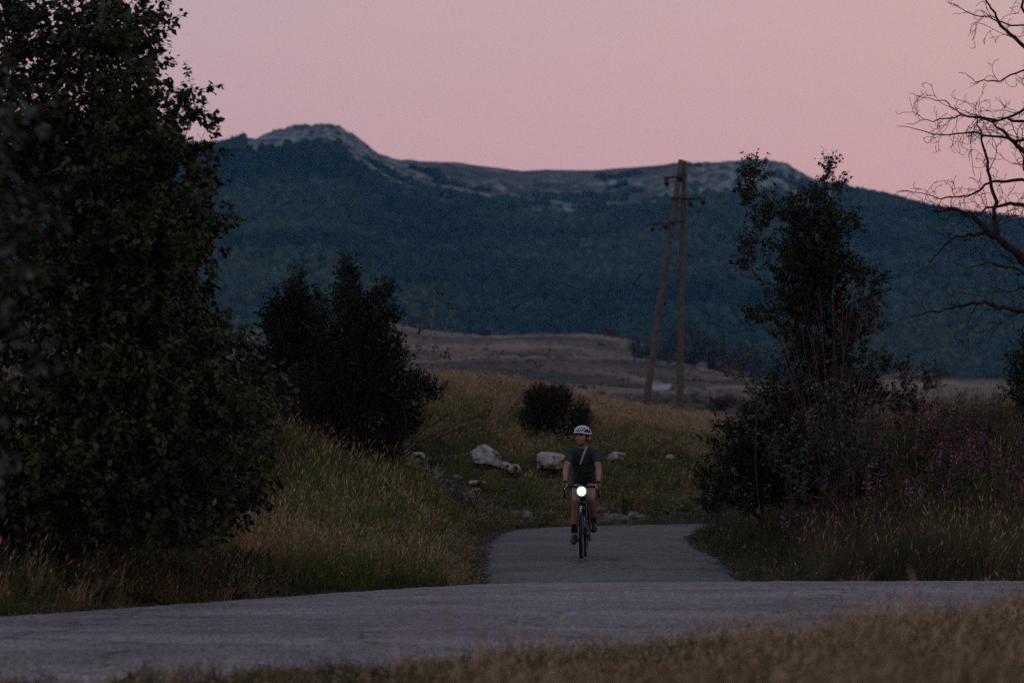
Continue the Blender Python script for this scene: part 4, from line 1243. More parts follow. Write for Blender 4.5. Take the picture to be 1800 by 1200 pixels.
boulder(838, 845, 30, 16, 77, 'low grey stone half buried in grass below the biggest boulder', 8)
boulder(735, 800, 22, 15, 78, 'small pale stone under the fallen dead branch', 9)
boulder(712, 812, 15, 12, 77.5, 'little bluish stone at the foot of the dark twin-topped tree', 10)
boulder(1543, 690, 50, 60, 55.5, 'tall pale purple-grey boulder behind the silvery shrub on the right bank', 12, .3, .1)
boulder(1510, 745, 44, 50, 55.2, 'pale rock face low behind the stems of the right-hand shrubs', 13, .3, .1)
boulder(1481, 1045, 22, 10, 37.8, 'single loose pale stone lying on the main road', 15, name='stone', cat='stone')
# loose rubble along the foot of the bank
shapes = []
for k in range(6):
    v, f = rock_shape(100 + k, 2, 1, .9, .75)
    shapes.append(new_mesh('stone', v, f, m_rock, smooth=False))
def rubble(n, x0, x1, y0, y1, Y0, Y1, smin, smax, label, group, seed, spread=.9):
    r = np.random.default_rng(seed)
    for _ in range(n):
        t = r.random()
        px = x0 + (x1 - x0) * t + r.normal(0, 9); Y = Y0 + (Y1 - Y0) * t + abs(r.normal(0, spread))
        x = (px - 900) / FPX * Y
        if float(road_dist(np.array([x]), np.array([Y]))[0]) < .05: Y += 1.2
        x = (px - 900) / FPX * Y
        s = r.uniform(smin, smax) * (1 if r.random() > .15 else 1.7)
        o = obj('stone', shapes[r.integers(6)], loc=(x, Y, Hs(x, Y) + s * .3))
        o.scale = (s * r.uniform(.8, 1.3), s, s * r.uniform(.6, 1)); o.rotation_euler = (r.uniform(-.4, .4), r.uniform(-.4, .4), r.uniform(0, 6.28))
        tag(o, label, 'stone', group)
rubble(90, 1045, 1112, 0, 0, 70.6, 71.2, .04, .095, 'pale stone in the rubble heap at the road edge beside the cyclist\'s rear wheel', 'stones of the heap right of the cyclist', 1, 1.7)
rubble(44, 1130, 1222, 0, 0, 71.2, 72.2, .03, .065, 'pale stone in the scattered rubble near where the road disappears right', 'stones scattered at the bend', 2, .8)
rubble(40, 960, 1040, 0, 0, 70.3, 70.6, .03, .06, 'pale stone in the rubble at the road edge behind the cyclist\'s legs', 'stones left behind the cyclist', 3, .9)
rubble(76, 800, 960, 0, 0, 74.6, 71.6, .035, .08, 'pinkish stone in the rubble slope above the left road edge', 'stones of the rubble slope left of the cyclist', 4, .9)
rubble(56, 690, 800, 0, 0, 78, 75.2, .035, .08, 'grey stone scattered in the grass below the dark twin-topped tree', 'stones scattered below the twin-topped tree', 5, 1.0)
def gravel():
    r = np.random.default_rng(6)
    P_, S_ = [], []
    n = 9000
    # strips of grit along all road edges
    for poly, k, y0 in ((_rl, 3800, 41.5), (_rr, 2600, 41.5), (_mf, 1700, 28), (_mn, 900, 22)):
        i = r.integers(0, len(poly), k)
        p = poly[i] + r.normal(0, .16, (k, 2))
        p = p[(p[:, 1] > y0) & (np.abs(p[:, 0]) < 9)]
        P_.append(p)
    k = 5200
    u = r.uniform(-.03, .05, k); Y = 69.5 + np.abs(r.normal(0, 2.2, k)); P_.append(np.c_[u * Y, Y])
    p = np.concatenate(P_)
    d = road_dist(p[:, 0], p[:, 1]); p = p[d > -.25]
    z = H(p[:, 0], p[:, 1]) + .012
    m = len(p); s = r.uniform(.008, .026, m)
    scatter('gravel', np.c_[p, z], np.c_[r.uniform(0, 6, (m, 3))], np.c_[s, s, s * .7], r.integers(0, 6, m), shapes, 'loose pale gravel and grit along the road edges', 'gravel')
gravel()

# ------------------------------------------------------------------ fireweed on the right bank
m_fw_stem = M('fireweed_stem', (.070, .040, .030), .8, .2, c2=(.10, .055, .050), scale=3, rnd=.3)
m_fw_leaf = M('fireweed_leaf', (.030, .042, .022), .7, .3, c2=(.075, .060, .045), scale=2, attr='tint', rnd=.3)
m_fw_flow = M('fireweed_flower', (.46, .19, .35), .7, .1, c2=(.25, .10, .19), scale=6, attr='tint', rnd=.35)
m_fw_seed = M('fireweed_pod', (.21, .105, .100), .8, .2, c2=(.12, .06, .06), scale=6, attr='tint', rnd=.3)
def fireweed_proto(seed, flower):
    r = np.random.default_rng(seed)
    h = r.uniform(.8, 1.05)
    root = empty('fireweed_plant'); 
    mb = MB()
    pts = [np.array([.05 * math.sin(2 * t + seed) * t, .03 * t * t, h * t]) for t in np.linspace(0, 1, 7)]
    mb.tube(pts, [.006 * (1 - .7 * t) for t in np.linspace(0, 1, 7)], 4, cap=False)
    mb.build('stem', m_fw_stem, root)
    def along(t): 
        i = t * 6; a = int(min(5, i)); return pts[a] * (1 - (i - a)) + pts[a + 1] * (i - a)
    n = 52; T = r.uniform(.12, .72, n)
    pos = np.array([along(t) for t in T]); a = r.uniform(0, 6.28, n)
    dr = np.c_[np.cos(a), np.sin(a), r.uniform(-.1, .7, n)]; nn = np.tile([0, 0, 1.], (n, 1)) + r.normal(0, .2, (n, 3))
    obj('leaf_whorl', leaf_mesh('leaf_whorl', pos, dr, nn, r.uniform(.07, .13, n), .11, m_fw_leaf), root)
    n = 46; T = r.uniform(.70, 1.0, n)
    pos = np.array([along(t) for t in T]); a = r.uniform(0, 6.28, n)
    dr = np.c_[np.cos(a), np.sin(a), r.uniform(.1, 1.0, n)]; nn = np.tile([0, 0, 1.], (n, 1)) + r.normal(0, .3, (n, 3))
    obj('seed_head', leaf_mesh('seed_head', pos, dr, nn, r.uniform(.035, .07, n), .06, m_fw_seed), root)
    if flower:
        n = 20; T = r.uniform(.78, .97, n)
        pos = np.array([along(t) for t in T]); a = r.uniform(0, 6.28, n)
        off = np.c_[np.cos(a), np.sin(a), np.zeros(n)] * .03
        dr = np.c_[np.cos(a), np.sin(a), r.uniform(-.2, .4, n)] + r.normal(0, .4, (n, 3)); nn = r.normal(0, 1, (n, 3))
        obj('flower_spike', leaf_mesh('flower_spike', pos + off, dr, nn, r.uniform(.018, .032, n), .42, m_fw_flow), root)
    return root
protos = [fireweed_proto(200 + k, k % 2 == 0) for k in range(6)]
def fireweed():
    r = np.random.default_rng(77)
    used = [False] * 6
    cnt = 0
    clumps = [(1470, 770), (1530, 850), (1500, 880), (1600, 850), (1620, 790), (1600, 740), (1680, 730), (1650, 700), (1760, 720), (1755, 780), (1680, 770), (1560, 830), (1720, 700), (1400, 870), (1600, 700), (1700, 690), (1790, 720)]
    while cnt < 150:
        cx, cy = clumps[r.integers(len(clumps))]
        px = cx + r.normal(0, 38); py = cy + r.normal(0, 22)
        if px < 1380: continue
        # find the ground distance where the plant's top falls at py
        Ys = np.linspace(43, 61.5, 60); X = (px - 900) / FPX * Ys
        z = H(X, Ys) + .92
        pyt = HORY - (z - CAMZ) * FPX / Ys
        i = int(np.argmin(np.abs(pyt - py))); Y = Ys[i] + r.normal(0, .3); x = (px - 900) / FPX * Y
        if Y < 44.5: continue
        k = r.integers(6)
        if not used[k]:
            o = protos[k]; used[k] = True
        else:
            o = protos[k].copy(); COL.objects.link(o)
            for ch in protos[k].children:
                c = ch.copy(); COL.objects.link(c); c.parent = o
        o.location = (x, Y, Hs(x, Y) - .02); s = r.uniform(.75, 1.15); o.scale = (s, s, s); o.rotation_euler = (r.normal(0, .08), r.normal(.05, .08), r.uniform(0, 6.28))
        fl = k % 2 == 0
        tag(o, 'fireweed plant with a magenta pink flower spike on the right bank' if fl else 'fireweed plant gone to reddish seed on the right bank', 'flower',
            'flowering fireweed on the right bank' if fl else 'seeding fireweed on the right bank')
        cnt += 1
fireweed()

# ------------------------------------------------------------------ utility pole
m_pole = M('weathered_timber', (.074, .064, .062), .9, .15, c2=(.125, .106, .100), scale=6, bump=.4, bscale=30, coord='obj')
m_iron = M('rusty_iron', (.035, .028, .026), .8, .3, c2=(.06, .042, .036), scale=12, coord='obj')
m_insul = M('insulator_ceramic', (.020, .016, .016), .35, .5)
def utility_pole():
    Y = 140.0
    a0, a1 = np.array(P(1129.5, 704, Y)), np.array(P(1197, 281, Y)); b0, b1 = np.array(P(1193, 716, Y + .2)), np.array(P(1203, 283, Y + .2))
    a0[2] = min(a0[2], Hs(a0[0], Y)) - .3; b0[2] = min(b0[2], Hs(b0[0], Y)) - .3
    base = (a0 + b0) / 2
    root = empty('utility_pole', base); tag(root, 'old wooden A-frame utility pole of two leaning timbers with three crossarms', 'utility pole')
    for p0, p1 in ((a0, a1), (b0, b1)):
        mb = MB(); n = 9
        pts = [p0 * (1 - t) + p1 * t - base + np.array([.012 * math.sin(9 * t), 0, 0]) for t in np.linspace(0, 1, n)]
        mb.tube(pts, [.135 - .04 * t for t in np.linspace(0, 1, n)], 14); mb.build('pole', m_pole, root)
    arms = [((1167, 313), (1208, 308), [(1172, 318), (1196, 309)]), ((1180, 348), (1240, 350), [(1214, 354), (1236, 351)]), ((1145, 395), (1203, 389), [(1147, 398), (1170, 394)])]
    for (p, q, ins) in arms:
        c0, c1 = np.array(P(*p, Y - .12)) - base, np.array(P(*q, Y - .12)) - base
        mb = MB(); mb.tube([c0, c1], .045, 6); arm = mb.build('crossarm', m_iron, root)
        for (x, y) in ins:
            c = np.array(P(x, y, Y - .12)) - base
            mb = MB(); mb.tube([c + np.array([0, 0, .06]), c + np.array([.0, 0, -.02]), c - np.array([0, 0, .08]), c - np.array([0, 0, .10]), c - np.array([0, 0, .16]), c - np.array([0, 0, .20])],
                               [.03, .10, .115, .06, .085, .03], 10)
            mb.tube([c + np.array([-.09, 0, .03]), c + np.array([.09, 0, .06])], .028, 6)
            mb.build('insulator', m_insul, root)
    mb = MB(); mb.tube([np.array(P(1165, 477, Y)) - base, np.array(P(1198, 475, Y)) - base], .012, 5); mb.build('brace_wire', m_iron, root)
utility_pole()

# ------------------------------------------------------------------ barn on the far pasture
def barn():
    Y = 800.0
    m_roof = M('sheet_metal_roof', (.30, .33, .36), .55, .4, c2=(.22, .25, .28), scale=.8)
    m_wall = M('barn_plaster', (.20, .165, .15), .9, .1, c2=(.14, .12, .11), scale=1.5)
    c = np.array(P(1160, 691, Y)); c[2] = Hs(c[0], c[1])
    root = empty('barn', c, R(-24)); tag(root, 'small low barn with a pale metal roof on the far pasture beside the utility pole', 'barn')
    w, d, h, rh = 4.9, 3.6, .95, 1.35
    mb = MB(); mb.box((0, 0, h / 2 - .3), (w, d, h + .6)); mb.add([(w / 2, -d / 2, h), (w / 2, d / 2, h), (w / 2, 0, h + rh - .1), (w / 2 - .1, -d / 2, h), (w / 2 - .1, d / 2, h), (w / 2 - .1, 0, h + rh - .1)], [(0, 1, 2), (3, 5, 4), (0, 2, 5, 3), (1, 4, 5, 2), (0, 3, 4, 1)])
    mb.build('wall', m_wall, root, False)
    for s in (-1, 1):
        mb = MB(); ov = .25
        y0, y1 = s * (d / 2 + ov), 0
        v = [(-w / 2 - ov, y0, h - .12), (w / 2 + ov, y0, h - .12), (w / 2 + ov, y1, h + rh), (-w / 2 - ov, y1, h + rh)]
        v2 = [(x, y, z + .06) for x, y, z in v]
        mb.add(v + v2, [(0, 1, 2, 3), (4, 7, 6, 5), (0, 4, 5, 1), (1, 5, 6, 2), (2, 6, 7, 3), (3, 7, 4, 0)])
        mb.build('roof', m_roof, root, False)
    mb = MB(); mb.box((-.6, -d / 2 - .02, .35), (.9, .06, .8)); mb.build('door', m_iron, root, False)
barn()

# ------------------------------------------------------------------ cyclist and bicycle
m_skin = M('skin', (.36, .19, .145), .55, .35, c2=(.30, .15, .115), scale=18, coord='obj')
m_jersey = M('jersey_fabric', (.036, .058, .062), .85, .2, c2=(.026, .043, .048), scale=30, coord='obj', bump=.3, bscale=14, dist=.012)
m_shorts = M('shorts_fabric', (.012, .014, .015), .8, .25, c2=(.018, .02, .022), scale=20, coord='obj')
m_sock = M('sock_knit', (.010, .012, .012), .9, .15)
m_shoe = M('shoe_leather', (.010, .010, .011), .45, .45)
m_glove = M('glove_fabric', (.012, .012, .013), .75, .25)
m_black = M('black_paint', (.010, .011, .012), .35, .5)
m_rubber = M('tyre_rubber', (.012, .012, .012), .75, .3)
m_metal = M('silver_metal', (.45, .46, .48), .35, .5, metal=1.0)
m_white = M('helmet_white', (.78, .80, .86), .35, .5)
m_helm_in = M('helmet_liner', (.015, .015, .018), .7, .3)
m_hair = M('hair', (.045, .022, .014), .7, .3, c2=(.09, .045, .03), scale=40, coord='obj')
m_strap = M('strap_webbing', (.42, .47, .48), .8, .2)
m_eye_w = M('eye_white', (.55, .52, .50), .3, .5)
m_eye_d = M('eye_iris', (.02, .012, .01), .2, .5)
m_lip = M('lip', (.24, .09, .08), .5, .3)
m_brow = M('eyebrow', (.05, .025, .018), .8, .2)
def lamp_mat():
    m = bpy.data.materials.new('headlight_glow'); m.use_nodes = True
    t = m.node_tree; t.nodes.clear()
    e = t.nodes.new('ShaderNodeEmission'); e.inputs[0].default_value = (.62, 1.0, .82, 1)
    tcn = t.nodes.new('ShaderNodeTexCoord'); mp = t.nodes.new('ShaderNodeMapping'); mp.inputs['Scale'].default_value = (1, 0, 1)
    ln = t.nodes.new('ShaderNodeVectorMath'); ln.operation = 'LENGTH'; mr = t.nodes.new('ShaderNodeMapRange'); mr.interpolation_type = 'SMOOTHERSTEP'
    mr.inputs[1].default_value = .026; mr.inputs[2].default_value = .074; mr.inputs[3].default_value = 1; mr.inputs[4].default_value = 0
    pw = t.nodes.new('ShaderNodeMath'); pw.operation = 'POWER'; pw.inputs[1].default_value = 4.0
    mu = t.nodes.new('ShaderNodeMath'); mu.operation = 'MULTIPLY_ADD'; mu.inputs[1].default_value = 110; mu.inputs[2].default_value = .10
    t.links.new(tcn.outputs['Object'], mp.inputs[0]); t.links.new(mp.outputs[0], ln.inputs[0]); t.links.new(ln.outputs['Value'], mr.inputs[0])
    t.links.new(mr.outputs[0], pw.inputs[0]); t.links.new(pw.outputs[0], mu.inputs[0]); t.links.new(mu.outputs[0], e.inputs[1])
    o = t.nodes.new('ShaderNodeOutputMaterial'); t.links.new(e.outputs[0], o.inputs[0])
    return m
m_lamp = lamp_mat()
def remesh(name, mb, vox, it, mat, parent, fac=.5):
    me = mb.mesh(name, mat)
    o = bpy.data.objects.new('tmp', me); COL.objects.link(o)
    md = o.modifiers.new('r', 'REMESH'); md.mode = 'VOXEL'; md.voxel_size = vox; md.use_smooth_shade = True
    sm = o.modifiers.new('s', 'SMOOTH'); sm.factor = fac; sm.iterations = it
    dg = bpy.context.evaluated_depsgraph_get()
    m2 = bpy.data.meshes.new_from_object(o.evaluated_get(dg)); m2.name = name
    bpy.data.objects.remove(o)
    m2.materials.clear(); m2.materials.append(mat)
    m2.polygons.foreach_set('use_smooth', np.ones(len(m2.polygons), bool))
    return obj(name, m2, parent)
def limb(mb, pts, rad, k=14):
    mb.tube(pts, rad, k)
    mb.ell(pts[0], (rad[0],) * 3); mb.ell(pts[-1], (rad[-1],) * 3)

RX, RY = .885, 49.0
YAW = R(-4.0)
def rider_and_bike():
    gz = float(road_z(np.array([RX]), np.array([RY]))[0]) + .035
    base = Vector((RX, RY, gz))
    # ---- bicycle
    bk = empty('bicycle', base, YAW)
    tag(bk, 'black drop-bar gravel bicycle ridden towards the camera with its headlight on', 'bicycle')
    WR = .34; AX = 1.02
    spoke_me = None
    for yy, nm in ((0.0, 'front_wheel'), (AX, 'rear_wheel')):
        wh = empty(nm, (0, yy, WR)); wh.parent = bk
        def ring(r, t, k=10, n=48, flat=1):
            mb = MB(); v = []; f = []
            for i in range(n):
                a = 2 * math.pi * i / n
                for j in range(k):
                    b = 2 * math.pi * j / k
                    v.append((t * math.cos(b) * flat, (r + t * math.sin(b)) * math.cos(a), (r + t * math.sin(b)) * math.sin(a)))
            for i in range(n):
                for j in range(k):
                    f.append((i * k + j, i * k + (j + 1) % k, ((i + 1) % n) * k + (j + 1) % k, ((i + 1) % n) * k + j))
            mb.add(v, f); return mb
        ring(WR - .019, .019).build('tyre', m_rubber, wh)
        ring(WR - .048, .013).build('rim', m_black, wh)
        mb = MB(); mb.tube([(-.05, 0, 0), (-.03, 0, 0), (-.028, 0, 0), (.028, 0, 0), (.03, 0, 0), (.05, 0, 0)], [.012, .012, .024, .024, .012, .012], 12)
        mb.build('hub', m_black, wh)
        mb = MB(); mb.tube([(-.036, 0, 0), (-.034, 0, 0)], .08, 20); mb.build('brake_disc', m_metal, wh)
        if spoke_me is None:
            mb = MB(); mb.tube([(0, 0, .02), (0, 0, WR - .05)], .0012, 4, cap=False); spoke_me = mb.mesh('spoke', m_metal)
        for i in range(24):
            s = obj('spoke', spoke_me, wh); a = 2 * math.pi * i / 24
            s.rotation_euler = (a, .06 * (1 if i % 2 else -1), 0); s.location = (-.02 * (1 if i % 2 else -1), 0, 0)
    V = lambda *a: np.array(a, float)
    fr = MB()
    HT0, HT1, BB, ST, RA = V(0, .165, .72), V(0, .215, .875), V(0, .60, .27), V(0, .765, .80), V(0, AX, WR)
    fr.tube([HT0, HT1], .024, 12)
    fr.tube([HT1 - V(0, .01, .03), ST - V(0, 0, .03)], .019, 12)
    fr.tube([HT0 + V(0, .008, .03), BB], .028, 12)
    fr.tube([BB, ST], .018, 12)
    for s in (-1, 1):
        fr.tube([BB + V(s * .02, 0, 0), V(s * .045, .80, .30), RA + V(s * .06, 0, 0)], [.013, .010, .009], 8)
        fr.tube([ST + V(s * .012, 0, -.03), V(s * .04, .9, .57), RA + V(s * .06, 0, 0)], [.009, .009, .008], 8)
    fr.tube([V(-.04, .60, .27), V(.04, .60, .27)], .024, 12)
    fr.build('frame', m_black, bk)
    fk = MB(); fk.tube([V(-.045, .155, .705), V(0, .16, .725), V(.045, .155, .705)], [.016, .022, .016], 10)
    for s in (-1, 1):
        fk.tube([V(s * .042, .155, .71), V(s * .052, .11, .60), V(s * .055, .05, .45), V(s * .055, .0, .34)], [.016, .015, .012, .010], 10)
    fork = fk.build('fork', m_black, bk)
    for s in (-1, 1):
        for q in range(3):
            z = .585 - q * .022; mb = MB(); mb.ell(V(s * .068, .105 - q * .008, z), (.005, .005, .005), seg=8, ring=6); mb.build('bolt', m_metal, fork)
    sp = MB(); sp.tube([ST, V(0, .80, .935)], .014, 10); sp.build('seat_post', m_black, bk)
    sd = MB(); sd.ell(V(0, .86, .955), (.07, .09, .022)); sd.ell(V(0, .76, .955), (.03, .12, .02)); remesh('saddle', sd, .008, 3, m_black, bk)
    hb = MB()
    hb.tube([V(0, .215, .89), V(0, .13, .915)], .018, 10)
    for s in (-1, 1):
        hb.tube([V(0, .13, .915), V(s * .10, .13, .918), V(s * .185, .12, .918), V(s * .205, .09, .915), V(s * .21, .04, .905), V(s * .212, .02, .88), V(s * .218, .03, .83), V(s * .225, .07, .795), V(s * .228, .13, .79)], .0145, 10)
    hbo = hb.build('handlebar', m_rubber, bk)
    for s in (-1, 1):
        mb = MB(); mb.ell(V(s * .212, .015, .925), (.017, .05, .020), (.25, 0, 0)); mb.ell(V(s * .212, -.03, .95), (.015, .018, .026)); mb.build('brake_hood', m_rubber, hbo)
        mb = MB(); mb.tube([V(s * .214, -.035, .94), V(s * .218, -.04, .90), V(s * .222, -.02, .83)], [.008, .010, .007], 8); mb.build('brake_lever', m_black, hbo)
    for s, sg in ((-1, 1), (1, -1)):
        a = R(22)
        py_, pz = .60 - sg * .17 * math.cos(a), .27 - sg * .17 * math.sin(a)
        mb = MB(); mb.tube([V(s * .065, .60, .27), V(s * .075, py_, pz)], [.014, .011], 8); cr_ = mb.build('crank', m_black, bk)
        mb = MB(); mb.box((s * .12, py_, pz), (.07, .06, .016)); mb.build('pedal', m_black, cr_, False)
    mb = MB(); mb.tube([V(.045, .60, .27), V(.05, .60, .27)], .085, 28); mb.build('chainring', m_black, bk)
    mb = MB(); mb.tube([V(.045, 1.02, .34), V(.062, 1.02, .34)], .045, 20); mb.tube([V(.055, 1.03, .28), V(.055, 1.0, .20)], .014, 8); mb.build('derailleur', m_black, bk)
    # bottle on the down tube
    mb = MB(); mb.tube([V(0, .34, .535), V(0, .37, .50), V(0, .46, .42), V(0, .48, .40)], [.02, .036, .036, .03], 12); mb.build('bottle', m_strap, bk)
    # headlight
    hl = empty('headlight', (0, .075, .862)); hl.parent = bk
    mb = MB(); mb.tube([V(0, .07, .002), V(0, .045, 0), V(0, .0, 0), V(0, -.028, 0)], [.022, .045, .066, .077], 28); mb.build('housing', m_black, hl)
    mb = MB(); mb.tube([V(0, .05, .05), V(0, .04, .02)], .010, 8); mb.build('mount', m_black, hl)
    mb = MB(); mb.ell(V(0, -.028, 0), (.074, .020, .074), seg=32, ring=20); mb.build('lens', m_lamp, hl)

    # ---- rider
    rd = empty('person', base, YAW)
    tag(rd, 'cyclist in white helmet and dark teal jersey riding towards the camera on the side road', 'person')
    Vv = V
    SH = [V(-.160, .40, 1.355), V(.160, .41, 1.35)]; EL = [V(-.212, .30, 1.145), V(.208, .31, 1.135)]; WRs = [V(-.214, .125, .985), V(.212, .125, .98)]; HD = [V(-.212, .06, .952), V(.212, .06, .95)]
    HIP = [V(-.085, .81, .965), V(.085, .81, .965)]; KN = [V(-.085, .40, .735), V(.095, .445, .76)]
    an_l = V(-.12, .515, .315); an_r = V(.12, .845, .445); AN = [an_l, an_r]
    BALL = [V(-.12, .435, .225), V(.12, .755, .365)]
    neck = V(.0, .37, 1.43); hc = V(-.008, .315, 1.555)
    body = MB()
    # torso
    torso = [(V(0, .80, 1.0), (.155, .115, .12)), (V(0, .72, 1.08), (.14, .10, .13)), (V(0, .60, 1.19), (.145, .105, .13)), (V(0, .50, 1.29), (.155, .105, .12)), (V(0, .43, 1.36), (.15, .085, .09))]
    def tor(mb, g):
        for c, s in torso: mb.ell(c, tuple(q + g for q in s), (-.75, 0, 0), 18, 12)
        for i in range(len(torso) - 1):
            a, b = torso[i], torso[i + 1]
            mb.ell((a[0] + b[0]) / 2, tuple((p + q) / 2 + g for p, q in zip(a[1], b[1])), (-.75, 0, 0), 18, 12)
        for s in SH: mb.ell(s, (.050 + g, .056 + g, .048 + g))
        mb.tube([SH[0], V(0, .40, 1.388), SH[1]], [.040 + g, .062 + g, .040 + g], 12)
    tor(body, 0)
    limb(body, [V(0, .40, 1.38), V(-.003, .36, 1.45), V(-.006, .34, 1.50)], [.062, .055, .054])
    for i in (0, 1):
        limb(body, [SH[i], (SH[i] + EL[i]) / 2 + V(0, .005, 0), EL[i]], [.050, .046, .037])
        limb(body, [EL[i], EL[i] * .6 + WRs[i] * .4, WRs[i]], [.038, .038, .025])
        limb(body, [HIP[i], (HIP[i] + KN[i]) / 2 + V(0, -.01, .02), KN[i]], [.085, .075, .054])
        limb(body, [KN[i], KN[i] * .62 + AN[i] * .38 + V(0, .022, 0), AN[i]], [.053, .054, .034])
        limb(body, [AN[i], BALL[i]], [.034, .03])
    # hands
    for i, s in ((0, -1), (1, 1)):
        w, h = WRs[i], HD[i]
        limb(body, [w, h + V(0, .02, .005)], [.025, .030])
        for f in range(4):
            x0 = h[0] - .028 + f * .018
            ln = (.85, 1, .95, .8)[f]
            body.tube([V(x0, h[1] + .03, h[2] + .005), V(x0, h[1] - .035 * ln, h[2] + .008), V(x0 + s * .002, h[1] - .055 * ln, h[2] - .022), V(x0, h[1] - .040 * ln, h[2] - .045)], [.010, .009, .008, .007], 8)
        body.tube([V(h[0] - s * .02, h[1] + .03, h[2]), V(h[0] - s * .036, h[1], h[2] - .006), V(h[0] - s * .034, h[1] - .025, h[2] - .02)], [.012, .010, .008], 8)
    # head (built facing -y then turned)
    Rh = np.array(Euler((R(-2), R(2), R(-24))).to_matrix())
    hm = MB()
    hm.ell(V(0, .012, .035), (.074, .092, .085), None, 20, 14)      # skull
    hm.ell(V(0, -.028, -.02), (.062, .062, .085), None, 20, 14)      # face
    hm.ell(V(0, -.062, -.085), (.030, .028, .026))                    # chin
    hm.ell(V(0, -.02, -.075), (.052, .055, .035))                     # jaw
    for s in (-1, 1):
        hm.ell(V(s * .040, -.060, -.028), (.022, .020, .020))        # cheek bone
        hm.ell(V(s * .073, .01, -.012), (.008, .018, .030))          # ear
        hm.ell(V(s * .032, -.080, .020), (.026, .010, .009))         # brow ridge
    hm.tube([V(0, -.088, .012), V(0, -.100, -.014), V(0, -.108, -.030)], [.008, .010, .012], 10)
    hm.ell(V(0, -.100, -.034), (.017, .010, .009))
    hm.ell(V(0, -.088, -.060), (.024, .010, .010))
    for i, vv in enumerate(hm.v): hm.v[i] = vv @ Rh.T + hc
    for vv, in zip(hm.v): pass
    n0 = body.n
    body.v += hm.v; body.f += [tuple(i + n0 for i in q) for q in hm.f]; body.n += hm.n
    remesh('body', body, .0065, 3, m_skin, rd)
    def hpt(*a): return np.array(a, float) @ Rh.T + hc
    def on_head(mb):
        for i, vv in enumerate(mb.v): mb.v[i] = vv @ Rh.T + hc
        return mb
    for s in (-1, 1):
        mb = MB(); mb.ell(V(s * .030, -.082, .004), (.012, .008, .006)); on_head(mb).build('eye', m_eye_w, rd)
        mb = MB(); mb.ell(V(s * .030 - .003, -.089, .004), (.006, .004, .0055)); on_head(mb).build('pupil', m_eye_d, rd)
        mb = MB(); mb.tube([V(s * .014, -.092, .018), V(s * .030, -.094, .024), V(s * .050, -.078, .018)], [.004, .006, .003], 8); on_head(mb).build('eyebrow', m_brow, rd)
    mb = MB(); mb.ell(V(0, -.096, -.0585), (.022, .006, .004)); mb.ell(V(0, -.094, -.066), (.017, .006, .004)); on_head(mb).build('mouth', m_lip, rd)
    mb = MB(); mb.ell(V(0, .035, .02), (.080, .085, .075), None, 20, 12)
    for s in (-1, 1): mb.ell(V(s * .070, .0, .02), (.010, .03, .04))
    mb.ell(V(0, .07, -.035), (.06, .04, .05)); on_head(mb); remesh('hair', mb, .008, 2, m_hair, rd)
    # helmet: dark liner, white ribs, rim
    he = empty('helmet', (0, 0, 0)); he.parent = rd
    hcx = V(0, .012, .048)
    mb = MB(); mb.ell(hcx + V(0, 0, .006), (.090, .120, .080), None, 24, 16)
    mb.v[-1] = np.where(mb.v[-1][:, 2:3] < .030, mb.v[-1] * np.array([.93, .93, 0]) + np.array([0, 0, .030]), mb.v[-1]); on_head(mb).build('liner', m_helm_in, he)
    def hp(a, e, g=0):   # azimuth (0 = front), elevation on helmet surface
        return hcx + V((.100 + g) * math.sin(a) * math.cos(e), -(.133 + g) * math.cos(a) * math.cos(e), (.092 + g) * math.sin(e))
    mb = MB()
    mb.tube([hp(a, R(-6) + .12 * math.cos(a * 1) ** 2 + .06, .0) for a in np.linspace(0, 2 * math.pi, 33)], .0095, 8, cap=False); on_head(mb).build('rim', m_white, he)
    for k, off in enumerate((-.078, -.050, -.019, .019, .050, .078)):
        pts = []
        for t in np.linspace(-1, 1, 13):
            y = t * .128; x = off * (1 - .35 * t * t * (1 if t < 0 else .8)) 
            q = 1 - (x / .104) ** 2 - (y / .137) ** 2
            pts.append(hcx + V(x, y, .094 * math.sqrt(max(q, .0))))
        mb = MB(); mb.tube(pts, [.0058 + .0025 * (1 - abs(t)) for t in np.linspace(-1, 1, 13)], 8); on_head(mb).build('rib', m_white, he)
    for y in (-.035, .045):
        pts = []
        for t in np.linspace(-1, 1, 13):
            x = t * .095; yy = y + .02 * t * t
            q = 1 - (x / .104) ** 2 - (yy / .137) ** 2; pts.append(hcx + V(x, yy, .092 * math.sqrt(max(q, 0))))
        mb = MB(); mb.tube(pts, .006, 8); on_head(mb).build('cross_rib', m_white, he)
    for s in (-1, 1):
        mb = MB(); mb.tube([V(s * .078, -.02, .03), V(s * .073, -.004, -.035), V(s * .055, -.03, -.085), V(s * .022, -.055, -.108), V(0, -.058, -.112)], .0045, 6); on_head(mb).build('chin_strap', m_helm_in, he)
    mb = MB(); mb.ell(V(.052, .105, -.012), (.016, .014, .02)); on_head(mb).build('fit_dial', m_white, he)
    # jersey
    js = MB(); tor(js, .010)
    for i in (0, 1):
        e = SH[i] * .42 + EL[i] * .58
        js.tube([SH[i], SH[i] * .7 + EL[i] * .3, e], [.056, .058, .056], 16); js.ell(SH[i], (.058, .058, .056))
    js.tube([V(0, .405, 1.39), V(-.002, .375, 1.44)], [.078, .068], 16)
    jo = remesh('jersey', js, .0065, 3, m_jersey, rd)
    ss = MB()
    for i in (0, 1):
        e = HIP[i] * .38 + KN[i] * .62
        ss.ell(HIP[i], (.096, .096, .096)); ss.tube([HIP[i], (HIP[i] + e) / 2 + V(0, -.005, .015), e], [.096, .090, .078], 16)
    ss.ell(V(0, .83, 1.0), (.165, .125, .12), (-.75, 0, 0)); remesh('shorts', ss, .008, 3, m_shorts, rd)
